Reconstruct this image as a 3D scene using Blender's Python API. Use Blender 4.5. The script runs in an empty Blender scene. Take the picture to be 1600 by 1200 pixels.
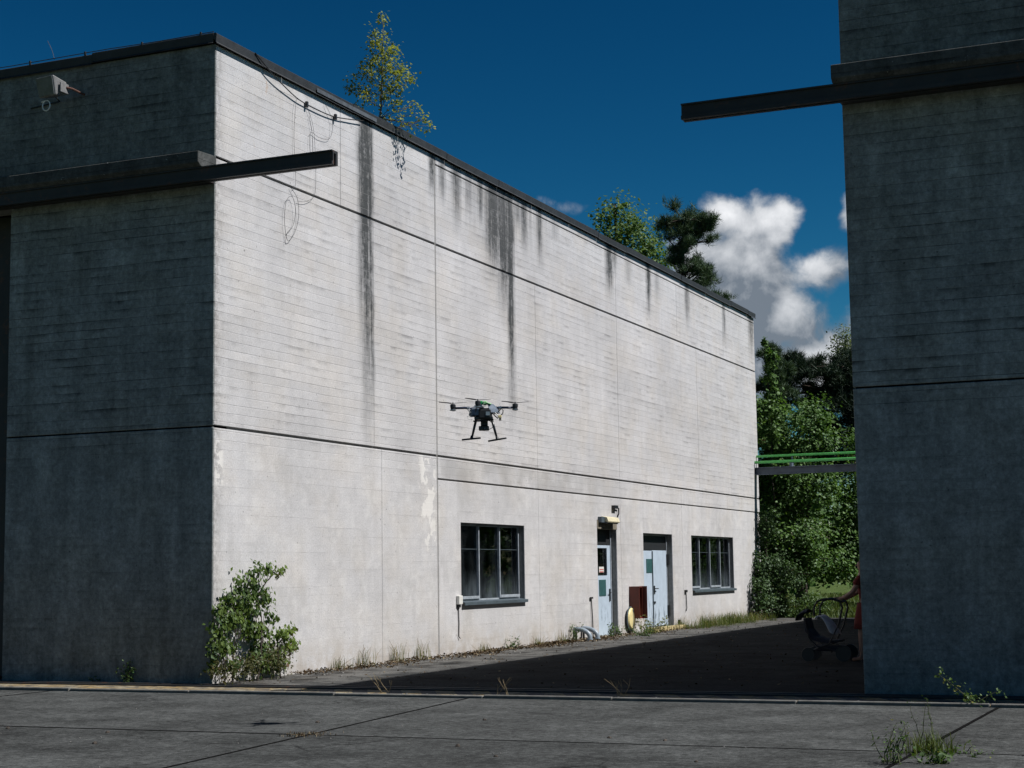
import bpy, math, random
import numpy as np
from mathutils import Vector, Matrix

SC = bpy.context.scene
COL = SC.collection
PI = math.pi

# ------------------------------------------------------------------ camera
CAM = Vector((14.2286, -21.4026, 1.6))
YAW, PITCH, ROLL = -0.4070, 0.1137, -0.0147
fw = Vector((math.sin(YAW) * math.cos(PITCH), math.cos(YAW) * math.cos(PITCH), math.sin(PITCH)))
rt = Vector((math.cos(YAW), -math.sin(YAW), 0.0))
up = rt.cross(fw)
rt2 = rt * math.cos(ROLL) + up * math.sin(ROLL)
up2 = up * math.cos(ROLL) - rt * math.sin(ROLL)
cd = bpy.data.cameras.new('camera')
cd.sensor_width = 36.0
cd.lens = 2584.66 * 36.0 / 1600.0
cd.clip_start = 0.1
cd.clip_end = 5000
cam = bpy.data.objects.new('camera', cd)
COL.objects.link(cam)
cam.matrix_world = Matrix(((rt2.x, up2.x, -fw.x, CAM.x), (rt2.y, up2.y, -fw.y, CAM.y),
                           (rt2.z, up2.z, -fw.z, CAM.z), (0, 0, 0, 1)))
SC.camera = cam

# ------------------------------------------------------------------ sun, sky, exposure
SUN = Vector((2.55, 0.30, 3.32)).normalized()          # towards the sun
sd = bpy.data.lights.new('sun', 'SUN')
sd.energy = 5.0
sd.angle = math.radians(0.5)
sd.color = (1.0, 0.975, 0.95)
sun = bpy.data.objects.new('sun', sd)
COL.objects.link(sun)
sun.rotation_euler = SUN.to_track_quat('Z', 'Y').to_euler()
sun.location = (30, 0, 40)

SC.view_settings.view_transform = 'Standard'
SC.view_settings.look = 'None'
SC.view_settings.exposure = 0.27
SC.view_settings.gamma = 1.0
SC.view_settings.use_curve_mapping = False
SC.render.engine = 'CYCLES'
cy = SC.cycles
cy.use_denoising = True
cy.denoising_input_passes = 'RGB_ALBEDO_NORMAL'
cy.max_bounces = 8
cy.diffuse_bounces = 2
cy.glossy_bounces = 3
cy.transmission_bounces = 6
cy.transparent_max_bounces = 12
cy.sample_clamp_indirect = 6.0
cy.adaptive_threshold = 0.02


class NT:
    """tiny node-graph helper"""
    def __init__(s, tree):
        s.t = tree
        tree.nodes.clear()

    def n(s, kind, props=None, **ins):
        nd = s.t.nodes.new(kind)
        for k, v in (props or {}).items():
            setattr(nd, k, v)
        for k, v in ins.items():
            k = k.replace('_', ' ')
            s.set(nd, k, v)
        return nd

    def set(s, nd, k, v):
        sock = nd.inputs[k]
        if isinstance(v, bpy.types.NodeSocket):
            s.t.links.new(v, sock)
        else:
            sock.default_value = v

    def m(s, op, a, b=0.0, c=0.0, clamp=False):
        nd = s.t.nodes.new('ShaderNodeMath')
        nd.operation = op
        nd.use_clamp = clamp
        for i, v in enumerate((a, b, c)):
            if isinstance(v, bpy.types.NodeSocket):
                s.t.links.new(v, nd.inputs[i])
            else:
                nd.inputs[i].default_value = v
        return nd.outputs[0]

    def vm(s, op, a, b=(0, 0, 0)):
        nd = s.t.nodes.new('ShaderNodeVectorMath')
        nd.operation = op
        for i, v in enumerate((a, b)):
            if isinstance(v, bpy.types.NodeSocket):
                s.t.links.new(v, nd.inputs[i])
            elif op == 'SCALE' and i == 1:
                pass
            else:
                nd.inputs[i].default_value = v
        if op == 'SCALE':
            if isinstance(b, bpy.types.NodeSocket):
                s.t.links.new(b, nd.inputs['Scale'])
            else:
                nd.inputs['Scale'].default_value = b
        return nd.outputs[0]

    def mr(s, v, a, b, c=0.0, d=1.0, smooth=True):
        nd = s.t.nodes.new('ShaderNodeMapRange')
        nd.interpolation_type = 'SMOOTHSTEP' if smooth else 'LINEAR'
        for k, x in zip(('Value', 'From Min', 'From Max', 'To Min', 'To Max'), (v, a, b, c, d)):
            s.set(nd, k, x)
        return nd.outputs[0]

    def noise(s, vec, scale=5.0, detail=4.0, rough=0.55, dist=0.0):
        nd = s.n('ShaderNodeTexNoise', Scale=scale, Detail=detail, Roughness=rough, Distortion=dist)
        s.t.links.new(vec, nd.inputs['Vector'])
        return nd.outputs[0]

    def xyz(s, x, y, z):
        nd = s.t.nodes.new('ShaderNodeCombineXYZ')
        for i, v in enumerate((x, y, z)):
            if isinstance(v, bpy.types.NodeSocket):
                s.t.links.new(v, nd.inputs[i])
            else:
                nd.inputs[i].default_value = v
        return nd.outputs[0]

    def sep(s, v):
        nd = s.t.nodes.new('ShaderNodeSeparateXYZ')
        s.t.links.new(v, nd.inputs[0])
        return nd.outputs

    def mix(s, f, a, b, blend='MIX'):
        nd = s.t.nodes.new('ShaderNodeMix')
        nd.data_type = 'RGBA'
        nd.blend_type = blend
        for sock, v in ((nd.inputs[0], f), (nd.inputs[6], a), (nd.inputs[7], b)):
            if isinstance(v, bpy.types.NodeSocket):
                s.t.links.new(v, sock)
            elif isinstance(v, (int, float)):
                sock.default_value = v
            else:
                sock.default_value = (v[0], v[1], v[2], 1.0)
        return nd.outputs[2]

    def grey(s, v):
        """value -> colour"""
        nd = s.t.nodes.new('ShaderNodeCombineColor')
        for i in range(3):
            s.t.links.new(v, nd.inputs[i])
        return nd.outputs[0]

    def bump(s, h, strength=0.3, dist=0.02):
        nd = s.n('ShaderNodeBump', Strength=strength, Distance=dist)
        s.t.links.new(h, nd.inputs['Height'])
        return nd.outputs[0]

    def out(s, shader, world=False):
        o = s.t.nodes.new('ShaderNodeOutputWorld' if world else 'ShaderNodeOutputMaterial')
        s.t.links.new(shader, o.inputs['Surface'])


# ---- world: clear deep sky with fair-weather cumulus low over the horizon
world = bpy.data.worlds.new('World')
SC.world = world
world.use_nodes = True
W = NT(world.node_tree)
tc = W.n('ShaderNodeTexCoord').outputs['Generated']
SKY_STRENGTH = 0.05
sky = W.n('ShaderNodeTexSky', dict(sky_type='NISHITA', sun_disc=False, sun_elevation=math.asin(SUN.z),
          sun_rotation=math.atan2(SUN.x, SUN.y), altitude=600.0, air_density=1.0, dust_density=0.15,
          ozone_density=3.0)).outputs[0]
hs = W.n('ShaderNodeHueSaturation', Hue=0.472, Saturation=1.33, Value=1.0, Fac=1.0, Color=sky).outputs[0]
gm = W.n('ShaderNodeGamma', Color=W.mix(1.0, hs, (0.16, 0.16, 0.16), 'MULTIPLY'), Gamma=1.85).outputs[0]
SKYC = W.mix(1.0, gm, (5.45, 5.45, 5.45), 'MULTIPLY')

CLOUDS = [(-15.9, 11.6, 1.0, 0.80, 1.05), (-14.5, 11.75, 1.1, 0.85, 1.1), (-15.5, 9.8, 2.0, 1.7, 1.15),
          (-12.8, 10.1, 2.0, 0.85, 0.82), (-14.0, 9.2, 1.5, 1.2, 0.95), (-14.2, 8.3, 1.7, 1.2, 1.1), (-13.0, 6.4, 2.6, 1.3, 1.1),
          (-16.0, 8.0, 1.8, 1.6, 1.2), (-11.0, 12.0, 0.7, 0.7, 0.8), (-21.8, 13.1, 1.1, 0.5, 0.35),
          (-9.0, 8.0, 2.0, 1.4, 0.9)]
g = bpy.data.node_groups.new('cumulus_density', 'ShaderNodeTree')
g.interface.new_socket('Vector', in_out='INPUT', socket_type='NodeSocketVector')
g.interface.new_socket('Density', in_out='OUTPUT', socket_type='NodeSocketFloat')
G = NT(g)
gi = g.nodes.new('NodeGroupInput')
go = g.nodes.new('NodeGroupOutput')
dv = G.vm('NORMALIZE', gi.outputs[0])
gx, gy, gz = G.sep(dv)
wn = G.n('ShaderNodeTexNoise', Scale=11.0, Detail=4.0, Roughness=0.6)
g.links.new(dv, wn.inputs['Vector'])
wr, wg, wb = G.sep(wn.outputs['Color'])
az = G.m('MULTIPLY_ADD', G.m('ARCTAN2', gx, gy), 57.2958, G.m('MULTIPLY', G.m('SUBTRACT', wr, 0.5), 5.0))
el = G.m('MULTIPLY_ADD', G.m('ARCSINE', gz), 57.2958, G.m('MULTIPLY', G.m('SUBTRACT', wg, 0.5), 3.2))
field = None
for (ca, ce, ra, re, am) in CLOUDS:
    a2 = G.m('POWER', G.m('DIVIDE', G.m('SUBTRACT', az, ca), ra), 2.0)
    e2 = G.m('POWER', G.m('DIVIDE', G.m('SUBTRACT', el, ce), re), 2.0)
    ga = G.m('MULTIPLY', G.m('EXPONENT', G.m('MULTIPLY', G.m('ADD', a2, e2), -0.75)), am)
    field = ga if field is None else G.m('SMOOTH_MAX', field, ga, 0.25)
# the same kind of cumulus scattered round the rest of the horizon
band = G.m('MULTIPLY', G.mr(el, 17.0, 7.0), G.mr(el, -2.0, 3.0))
wide = G.mr(G.noise(G.vm('ADD', dv, (3.7, 1.3, 0.0)), 3.2, 2.0), 0.52, 0.72)
away = G.mr(G.m('ABSOLUTE', G.m('ADD', az, 19.0)), 17.0, 27.0)
field = G.m('MAXIMUM', field, G.m('MULTIPLY', G.m('MULTIPLY', band, wide), away))
n1 = G.noise(dv, 30.0, 7.0, 0.62, 0.25)
n2 = G.noise(dv, 9.0, 4.0, 0.55)
D = G.m('ADD', field, G.m('ADD', G.m('MULTIPLY', G.m('SUBTRACT', n1, 0.5), 1.35), G.m('MULTIPLY', G.m('SUBTRACT', n2, 0.5), 0.35)))
D = G.m('MULTIPLY', D, G.mr(field, 0.08, 0.35))
g.links.new(D, go.inputs[0])


def cloud(vec):
    nd = W.t.nodes.new('ShaderNodeGroup')
    nd.node_tree = g
    W.t.links.new(vec, nd.inputs[0])
    return nd.outputs[0]


d0 = cloud(tc)
d1 = cloud(W.vm('ADD', tc, (0.006, -0.001, 0.012)))
d2 = cloud(W.vm('ADD', tc, (0.008, -0.002, 0.036)))
cov = W.mr(d0, 0.22, 0.74)
lit = W.m('ADD', W.m('MULTIPLY', W.m('SUBTRACT', d0, d1), 0.55), W.m('MULTIPLY', W.m('SUBTRACT', d0, d2), 0.70))
lit = W.mr(lit, 0.06, 1.20, 0.0, 1.0, False)
ccol = W.mix(lit, (0.150, 0.178, 0.215), (0.80, 0.81, 0.83))
ccol = W.mix(1.0, ccol, (1 / SKY_STRENGTH,) * 3, 'MULTIPLY')
clear = W.n('ShaderNodeBackground', Strength=SKY_STRENGTH, Color=SKYC).outputs[0]
cloudy = W.n('ShaderNodeBackground', Strength=SKY_STRENGTH, Color=W.mix(W.m('MULTIPLY', cov, 0.97), SKYC, ccol)).outputs[0]
tz = W.sep(tc)[2]
inband = W.m('MULTIPLY', W.m('LESS_THAN', tz, 0.30), W.m('GREATER_THAN', tz, -0.04))   # no cumulus outside this band
bgm = W.n('ShaderNodeMixShader', Fac=inband)
W.t.links.new(clear, bgm.inputs[1])
W.t.links.new(cloudy, bgm.inputs[2])
bg = bgm.outputs[0]
W.out(bg, True)

# ------------------------------------------------------------------ materials
MATS = {}


def mat(name):
    m = bpy.data.materials.new(name)
    m.use_nodes = True
    MATS[name] = m
    return m, NT(m.node_tree)


def plain(name, col, rough=0.6, metal=0.0, var=0.25, scale=9.0, bump=0.0, spec=0.5, rust=0.0):
    """paint / metal / plastic with a little wear"""
    m, t = mat(name)
    tcn = t.n('ShaderNodeTexCoord').outputs['Object']
    n = t.noise(tcn, scale, 5.0, 0.6)
    f = t.mr(n, 0.25, 0.75, 1.0 - var, 1.0 + var * 0.6, False)
    c = t.mix(1.0, col, t.grey(f), 'MULTIPLY')
    if rust:
        rn = t.mr(t.noise(tcn, scale * 1.7, 8.0, 0.68), 0.62 - rust * 0.2, 0.70)
        c = t.mix(t.m('MULTIPLY', rn, 0.8), c, (0.085, 0.035, 0.018))
    b = t.n('ShaderNodeBsdfPrincipled', Base_Color=c, Metallic=metal, Roughness=rough)
    b.inputs['Specular IOR Level'].default_value = spec
    if bump:
        t.set(b, 'Normal', t.bump(t.noise(tcn, scale * 6, 4.0), bump, 0.01))
    t.out(b.outputs[0])
    return m


STREAKS = [(4.92, 10.0, 4.6, .30, 1.0), (4.98, 9.0, 3.0, .24, .75), (5.12, 8.2, 3.5, .13, .75), (7.74, 9.98, 8.9, .20, .75), (8.17, 9.8, 8.9, .16, .55),
           (8.86, 9.85, 8.4, .22, .70), (9.45, 9.8, 8.9, .2, .35), (10.04, 9.9, 8.75, .15, .85), (10.75, 9.75, 7.5, .55, .95),
           (11.25, 9.8, 6.6, .42, .95), (11.62, 9.85, 3.9, .24, 1.0), (12.05, 9.9, 9.0, .16, .45), (12.45, 9.95, 8.5, .22, .72),
           (13.36, 9.95, 8.3, .22, .70), (14.3, 9.9, 9.2, .25, .28), (18.0, 10.0, 8.35, .36, .88), (18.4, 9.8, 9.1, .25, .5),
           (19.5, 9.8, 8.9, .34, .32), (21.12, 10.0, 8.2, .24, .85), (21.9, 9.8, 8.9, .3, .25), (24.67, 10.0, 8.4, .26, .62),
           (28.5, 10.05, 8.3, .22, .62), (31.7, 10.1, 8.2, .42, .62), (-1.6, 7.75, 7.1, .9, .5), (-.9, 7.3, 6.9, .55, .55)]


def concrete(name, base, streaks=True, weather=0.0, xoff=0.0):
    m, t = mat(name)
    P = t.n('ShaderNodeNewGeometry').outputs['Position']
    x, y, z = t.sep(P)
    u = t.m('ADD', t.m('ADD', x, y), -xoff)
    uz = t.xyz(u, z, 0.0)
    jit = t.noise(t.xyz(t.m('MULTIPLY', u, 0.7), t.m('MULTIPLY', z, 3.0), 0.0), 1.0, 3.0)
    bv = t.xyz(t.m('ADD', u, t.m('MULTIPLY', jit, 0.12)), t.m('ADD', z, t.m('MULTIPLY', jit, 0.030)), 0.0)
    bz = t.m('DIVIDE', t.sep(bv)[1], 0.143)
    row = t.m('FLOOR', bz)
    fz = t.m('FRACT', bz)
    cell = t.m('FLOOR', t.m('ADD', t.m('DIVIDE', u, 4.3), t.m('MULTIPLY', row, 0.37)))
    wnz = t.n('ShaderNodeTexWhiteNoise', dict(noise_dimensions='2D'))
    t.t.links.new(t.xyz(row, cell, 0.0), wnz.inputs['Vector'])
    tone = wnz.outputs['Value']
    mort = t.mr(t.m('ABSOLUTE', t.m('SUBTRACT', fz, 0.5)), 0.452, 0.486)
    # formwork imprint is crisp above the lower joint, faint below
    bstr = t.m('MULTIPLY', t.mr(z, 3.4, 3.95, 0.30, 1.0), t.mr(t.noise(uz, 0.55, 4.0, 0.6), 0.36, 0.62, 0.35, 1.25))
    gate = t.mr(t.noise(t.xyz(t.m('MULTIPLY', u, 0.50), t.m('MULTIPLY', t.m('FLOOR', t.m('DIVIDE', z, 0.143)), 0.83), 3.0), 1.0, 5.0, 0.65), 0.44, 0.60)
    line = t.m('MULTIPLY', t.m('MULTIPLY', mort, bstr), t.m('MULTIPLY_ADD', gate, 0.95, 0.05))
    # dark smears hanging under board edges
    under = t.mr(fz, 0.45, 1.0)
    sm = t.mr(t.noise(t.xyz(t.m('MULTIPLY', u, 1.3), t.m('MULTIPLY', t.m('FLOOR', t.m('DIVIDE', z, 0.143)), 0.61), 7.0), 1.0, 5.0, 0.65), 0.47, 0.66)
    smear = t.m('MULTIPLY', t.m('MULTIPLY', under, sm), bstr)
    big = t.noise(uz, 0.42, 5.0, 0.6)
    rain = t.noise(t.xyz(t.m('MULTIPLY', u, 5.5), t.m('MULTIPLY', z, 0.22), 1.0), 1.0, 6.0, 0.62)
    mid = t.noise(uz, 3.2, 6.0, 0.65)
    fine = t.noise(P, 38.0, 4.0, 0.7)
    pits = t.mr(t.noise(P, 17.0, 3.0, 0.5), 0.675, 0.74)
    specks = t.mr(t.noise(t.vm('ADD', P, (5, 9, 2)), 15.0, 4.0, 0.6), 0.715, 0.76)
    v = t.m('MULTIPLY_ADD', t.m('SUBTRACT', tone, 0.5), t.m('MULTIPLY', bstr, 0.10), 1.0)
    v = t.m('MULTIPLY', v, t.mr(big, 0.25, 0.75, 0.84, 1.09, False))
    v = t.m('MULTIPLY', v, t.mr(rain, 0.28, 0.72, 0.945, 1.035, False))
    v = t.m('MULTIPLY', v, t.mr(mid, 0.25, 0.75, 0.92, 1.06, False))
    v = t.m('MULTIPLY', v, t.mr(fine, 0.25, 0.75, 0.76, 1.18, False))
    v = t.m('MULTIPLY', v, t.m('MULTIPLY_ADD', line, -0.34, 1.0))
    v = t.m('MULTIPLY', v, t.m('MULTIPLY_ADD', smear, -0.30, 1.0))
    v = t.m('MULTIPLY', v, t.m('MULTIPLY_ADD', pits, -0.55, 1.0))
    wl = t.m('MULTIPLY', t.m('MULTIPLY', mort, bstr), t.mr(t.noise(t.xyz(t.m('MULTIPLY', u, 0.8), t.m('MULTIPLY', row, 0.57), 13.0), 1.0, 4.0, 0.6), 0.56, 0.66))
    v = t.m('MULTIPLY_ADD', wl, 0.10, v)
    v = t.m('MULTIPLY_ADD', specks, 0.13, v)
    warm = t.mix(t.mr(t.noise(uz, 0.9, 3.0), 0.40, 0.70), (1.0, 1.0, 1.01), (1.0, 0.975, 0.945))
    col = t.mix(1.0, t.mix(1.0, base, warm, 'MULTIPLY'), t.grey(v), 'MULTIPLY')
    # grime on the arris of the corner
    if streaks:
        ag = t.m('MULTIPLY', t.mr(t.m('ABSOLUTE', u), 0.34, 0.0), t.mr(t.noise(P, 9.0, 6.0, 0.75), 0.36, 0.62))
        col = t.mix(t.m('MULTIPLY', ag, 0.62), col, (0.16, 0.15, 0.14))
        uj = t.m('ADD', u, t.m('MULTIPLY_ADD', t.noise(t.xyz(t.m('MULTIPLY', u, 2.0), t.m('MULTIPLY', z, 0.8), 0.0), 1.0, 3.0), 0.30, -0.15))
        mask = None
        for (c, zt, zb, w, a) in STREAKS:
            gsh = t.mr(t.m('ABSOLUTE', t.m('SUBTRACT', uj, c)), w * 1.35, 0.0, 0.0, a * 1.1)
            vf = t.mr(z, zb, zb + (zt - zb) * 0.70)
            q = t.m('MULTIPLY', gsh, vf)
            mask = q if mask is None else t.m('MAXIMUM', mask, q)
        fstr = t.noise(t.xyz(t.m('MULTIPLY', u, 16.0), t.m('MULTIPLY', z, 0.5), 5.0), 1.0, 4.0, 0.7)
        br2 = t.m('ADD', t.m('MULTIPLY', fstr, 0.75), t.m('MULTIPLY', t.noise(P, 7.0, 8.0, 0.78), 0.75))
        mask = t.m('MULTIPLY', mask, t.mr(br2, 0.50, 0.95, 0.30, 1.75, False), clamp=True)
        mask = t.m('MULTIPLY', mask, t.m('MULTIPLY_ADD', line, -0.35, 1.0))
        col = t.mix(t.m('MULTIPLY', mask, 0.95), col, (0.042, 0.046, 0.047))
        # general grey wash under the parapet of the right-hand part, rust spots, lime patches
        wash = t.m('MULTIPLY', t.mr(z, 8.3, 9.9), t.m('MULTIPLY', t.mr(u, 7.6, 8.4), t.mr(u, 15.5, 12.0)))
        wash = t.m('MULTIPLY', wash, t.mr(rain, 0.36, 0.66))
        col = t.mix(t.m('MULTIPLY', wash, 0.62), col, (0.14, 0.14, 0.145))
        bw = t.m('MULTIPLY', t.m('MULTIPLY', t.mr(z, 3.46, 3.50), t.mr(z, 3.90, 3.86)), t.mr(u, 7.9, 8.0))
        bw = t.m('MULTIPLY', bw, t.m('MULTIPLY', t.mr(u, 20.0, 13.0), t.mr(t.noise(uz, 1.6, 5.0), 0.35, 0.62)))
        col = t.mix(t.m('MULTIPLY', bw, 0.42), col, (0.20, 0.195, 0.185))
        lime = t.m('MULTIPLY', t.mr(t.m('ABSOLUTE', t.m('SUBTRACT', u, 7.42)), 0.50, 0.22), t.m('MULTIPLY', t.mr(z, 1.7, 2.4), t.mr(z, 3.95, 3.85)))
        lime = t.m('MULTIPLY', lime, t.mr(t.noise(uz, 2.6, 6.0, 0.6), 0.50, 0.535))
        lime2 = t.m('MULTIPLY', t.mr(t.m('ABSOLUTE', t.m('SUBTRACT', u, 0.17)), 0.16, 0.06), t.m('MULTIPLY', t.mr(z, 2.9, 3.1), t.mr(z, 3.8, 3.6)))
        lime2 = t.m('MULTIPLY', lime2, t.mr(t.noise(uz, 3.4, 4.0, 0.6), 0.46, 0.49))
        col = t.mix(t.m('MULTIPLY', t.m('MAXIMUM', lime, lime2), 0.62), col, (0.74, 0.72, 0.68))
        scr = t.m('MULTIPLY', t.mr(z, 2.0, 0.7), t.mr(t.noise(t.vm('MULTIPLY', P, (1, 1, 2.2)), 2.8, 9.0, 0.78, 1.2), 0.60, 0.645))
        col = t.mix(t.m('MULTIPLY', scr, 0.30), col, (0.78, 0.76, 0.73))
        rs = t.m('MULTIPLY', t.mr(t.noise(t.xyz(t.m('MULTIPLY', u, 2.4), t.m('MULTIPLY', z, 1.1), 4.0), 1.0, 5.0, 0.7), 0.645, 0.74),
                 t.m('MAXIMUM', t.m('MULTIPLY', t.mr(z, 3.5, 3.9), t.mr(z, 3.95, 3.9)), t.m('MULTIPLY', t.mr(z, 7.2, 7.95), t.mr(u, 3.6, 2.2))))
        col = t.mix(t.m('MULTIPLY', rs, 0.55), col, (0.36, 0.22, 0.12))
        mot = t.m('MULTIPLY', t.mr(z, 4.0, 3.4), t.mr(t.noise(t.xyz(t.m('MULTIPLY', u, 0.8), z, 2.0), 2.2, 8.0, 0.72), 0.50, 0.66))
        col = t.mix(t.m('MULTIPLY', mot, 0.26), col, (0.70, 0.69, 0.67))
        mo2 = t.m('MULTIPLY', t.mr(z, 4.0, 3.4), t.mr(t.noise(t.xyz(t.m('MULTIPLY', u, 0.9), t.m('MULTIPLY', z, 0.6), 9.0), 1.7, 7.0, 0.70), 0.50, 0.68))
        col = t.mix(t.m('MULTIPLY', mo2, 0.30), col, (0.33, 0.32, 0.305))
        foot = t.m('MULTIPLY', t.mr(z, 0.7, 0.0), t.mr(mid, 0.35, 0.6))
        col = t.mix(t.m('MULTIPLY', foot, 0.55), col, (0.30, 0.25, 0.19))
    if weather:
        wz = t.m('MAXIMUM', t.mr(z, 7.6, 8.3), t.m('MULTIPLY', t.mr(z, 2.6, 0.2), 0.75))  # dark tone is stronger above the canopy and towards the foot
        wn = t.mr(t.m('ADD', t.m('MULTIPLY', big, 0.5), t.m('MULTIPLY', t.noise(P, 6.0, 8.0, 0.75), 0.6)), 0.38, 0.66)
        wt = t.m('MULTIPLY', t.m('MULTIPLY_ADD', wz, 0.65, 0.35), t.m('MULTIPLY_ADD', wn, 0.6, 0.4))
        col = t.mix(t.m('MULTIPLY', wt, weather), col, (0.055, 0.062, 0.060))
        blot = t.noise(P, 2.6, 9.0, 0.74)
        run = t.noise(t.xyz(t.m('MULTIPLY', u, 3.0), t.m('MULTIPLY', z, 0.35), 2.0), 1.0, 7.0, 0.68)
        tex = t.m('MULTIPLY', t.mr(blot, 0.32, 0.68, 0.70, 1.30, False), t.mr(run, 0.3, 0.7, 0.74, 1.26, False))
        tex = t.m('MULTIPLY', tex, t.mr(t.noise(P, 13.0, 6.0, 0.75), 0.32, 0.68, 0.68, 1.34, False))
        col = t.mix(1.0, col, t.grey(tex), 'MULTIPLY')
        col = t.mix(1.0, col, t.grey(t.m('MULTIPLY', t.m('MULTIPLY_ADD', line, -0.40, 1.0), t.m('MULTIPLY_ADD', smear, -0.40, 1.0))), 'MULTIPLY')
        fl = t.mr(t.noise(t.vm('ADD', P, (1, 4, 7)), 19.0, 3.0, 0.6), 0.69, 0.74)
        col = t.mix(t.m('MULTIPLY', fl, 0.6), col, (0.42, 0.43, 0.42))
    b = t.n('ShaderNodeBsdfPrincipled', Base_Color=col, Roughness=0.92)
    b.inputs['Specular IOR Level'].default_value = 0.10
    hgt = t.m('ADD', t.m('MULTIPLY', mort, t.mr(z, 3.4, 3.95, -0.1, -0.7)), t.m('ADD', t.m('MULTIPLY', tone, 0.45), t.m('MULTIPLY', fine, 0.6)))
    t.set(b, 'Normal', t.bump(hgt, 0.55, 0.008))
    t.out(b.outputs[0])
    return m


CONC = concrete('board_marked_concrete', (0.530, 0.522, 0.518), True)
CONCF = concrete('shade_toned_weathered_concrete', (0.262, 0.282, 0.276), False, 0.60)  # lit wall's concrete with shade put into its base colour, plus weathering
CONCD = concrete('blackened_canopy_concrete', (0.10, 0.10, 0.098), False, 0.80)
CONCJ = plain('joint_sealant', (0.24, 0.235, 0.225), 0.9, var=0.3, scale=14)
DARKIN = plain('interior_plaster', (0.05, 0.052, 0.055), 0.95)
TAR = plain('joint_tar', (0.008, 0.008, 0.008), 1.0, spec=0.02)
TRANSOM = plain('dark_transom_board', (0.012, 0.014, 0.016), 0.6)


def ground_mat(name, base, kind):
    m, t = mat(name)
    P = t.n('ShaderNodeNewGeometry').outputs['Position']
    x, y, z = t.sep(P)
    big = t.noise(P, 0.28, 5.0, 0.6)
    mid = t.noise(P, 2.1, 6.0, 0.65)
    agg = t.m('ADD', t.m('MULTIPLY', t.noise(P, 75.0, 2.0, 0.75), 0.5), t.m('MULTIPLY', t.noise(P, 27.0, 3.0, 0.75), 0.5))
    spk = t.mr(t.noise(t.vm('ADD', P, (3, 3, 3)), 30.0, 2.0, 0.5), 0.665, 0.71)
    peb = t.noise(P, 10.0, 5.0, 0.8)
    v = t.m('MULTIPLY', t.mr(big, 0.25, 0.75, 0.80, 1.18, False), t.mr(mid, 0.25, 0.75, 0.80, 1.18, False))
    v = t.m('MULTIPLY', v, t.mr(agg, 0.30, 0.70, 0.38, 1.6, False))
    v = t.m('MULTIPLY', v, t.mr(peb, 0.30, 0.70, 0.35, 1.68, False))
    # sweeping scuff bands
    ang = t.vm('MULTIPLY', t.xyz(t.m('MULTIPLY_ADD', y, 0.25, x), t.m('MULTIPLY_ADD', x, 0.35, y), 0.0), (0.30, 1.7, 1.0))
    sc = t.mr(t.noise(ang, 1.0, 6.0, 0.62, 0.4), 0.32, 0.70, 0.90, 1.11, False)
    v = t.m('MULTIPLY', v, sc)
    pat = t.noise(t.vm('ADD', P, (8, 1, 0)), 0.9, 7.0, 0.72)
    v = t.m('MULTIPLY', v, t.mr(pat, 0.32, 0.68, 0.60 if kind == 'slab' else 0.40, 1.48 if kind == 'slab' else 1.9, False))
    vo = t.n('ShaderNodeTexVoronoi', dict(feature='DISTANCE_TO_EDGE'), Scale=0.42)
    t.t.links.new(t.vm('ADD', P, t.vm('SCALE', t.n('ShaderNodeTexNoise', Scale=1.6, Detail=5.0, Vector=P).outputs['Color'], 0.55)), vo.inputs['Vector'])
    crack = t.m('MULTIPLY', t.mr(vo.outputs['Distance'], 0.010, 0.002), t.mr(t.noise(P, 0.35, 3.0), 0.52, 0.64))
    v = t.m('MULTIPLY', v, t.m('MULTIPLY_ADD', crack, -0.55, 1.0))
    if kind == 'slab':
        oi = t.n('ShaderNodeObjectInfo').outputs['Random']
        v = t.m('MULTIPLY', v, t.m('MULTIPLY_ADD', oi, 0.22, 0.89))
    col = t.mix(1.0, base, t.grey(v), 'MULTIPLY')
    col = t.mix(t.m('MULTIPLY', spk, 0.30), col, (0.24, 0.24, 0.235))
    if kind == 'yard':
        dirt = t.m('MULTIPLY', t.mr(x, 1.9, 0.1), t.mr(t.noise(P, 1.7, 8.0, 0.7), 0.42, 0.62))
        dirt = t.m('MULTIPLY', dirt, t.mr(x, -0.6, 0.0))
        col = t.mix(t.m('MULTIPLY', dirt, 0.7), col, (0.050, 0.038, 0.026))
        dust = t.m('MULTIPLY', t.mr(t.noise(P, 1.3, 8.0, 0.72), 0.36, 0.60), t.mr(x, 2.9, 1.2))
        dust = t.m('MULTIPLY', dust, t.mr(agg, 0.35, 0.6, 0.35, 1.0))
        col = t.mix(t.m('MULTIPLY', dust, 0.85), col, (0.175, 0.170, 0.160))
    b = t.n('ShaderNodeBsdfPrincipled', Base_Color=col, Roughness=1.0)
    b.inputs['Specular IOR Level'].default_value = 0.06
    t.set(b, 'Normal', t.bump(peb, 0.8, 0.02))
    t.out(b.outputs[0])
    return m


SLAB = ground_mat('apron_concrete', (0.055, 0.0575, 0.0565), 'slab')
YARD = ground_mat('old_asphalt', (0.022, 0.023, 0.023), 'yard')
SOIL = ground_mat('meadow_soil', (0.055, 0.080, 0.022), 'soil')


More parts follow.
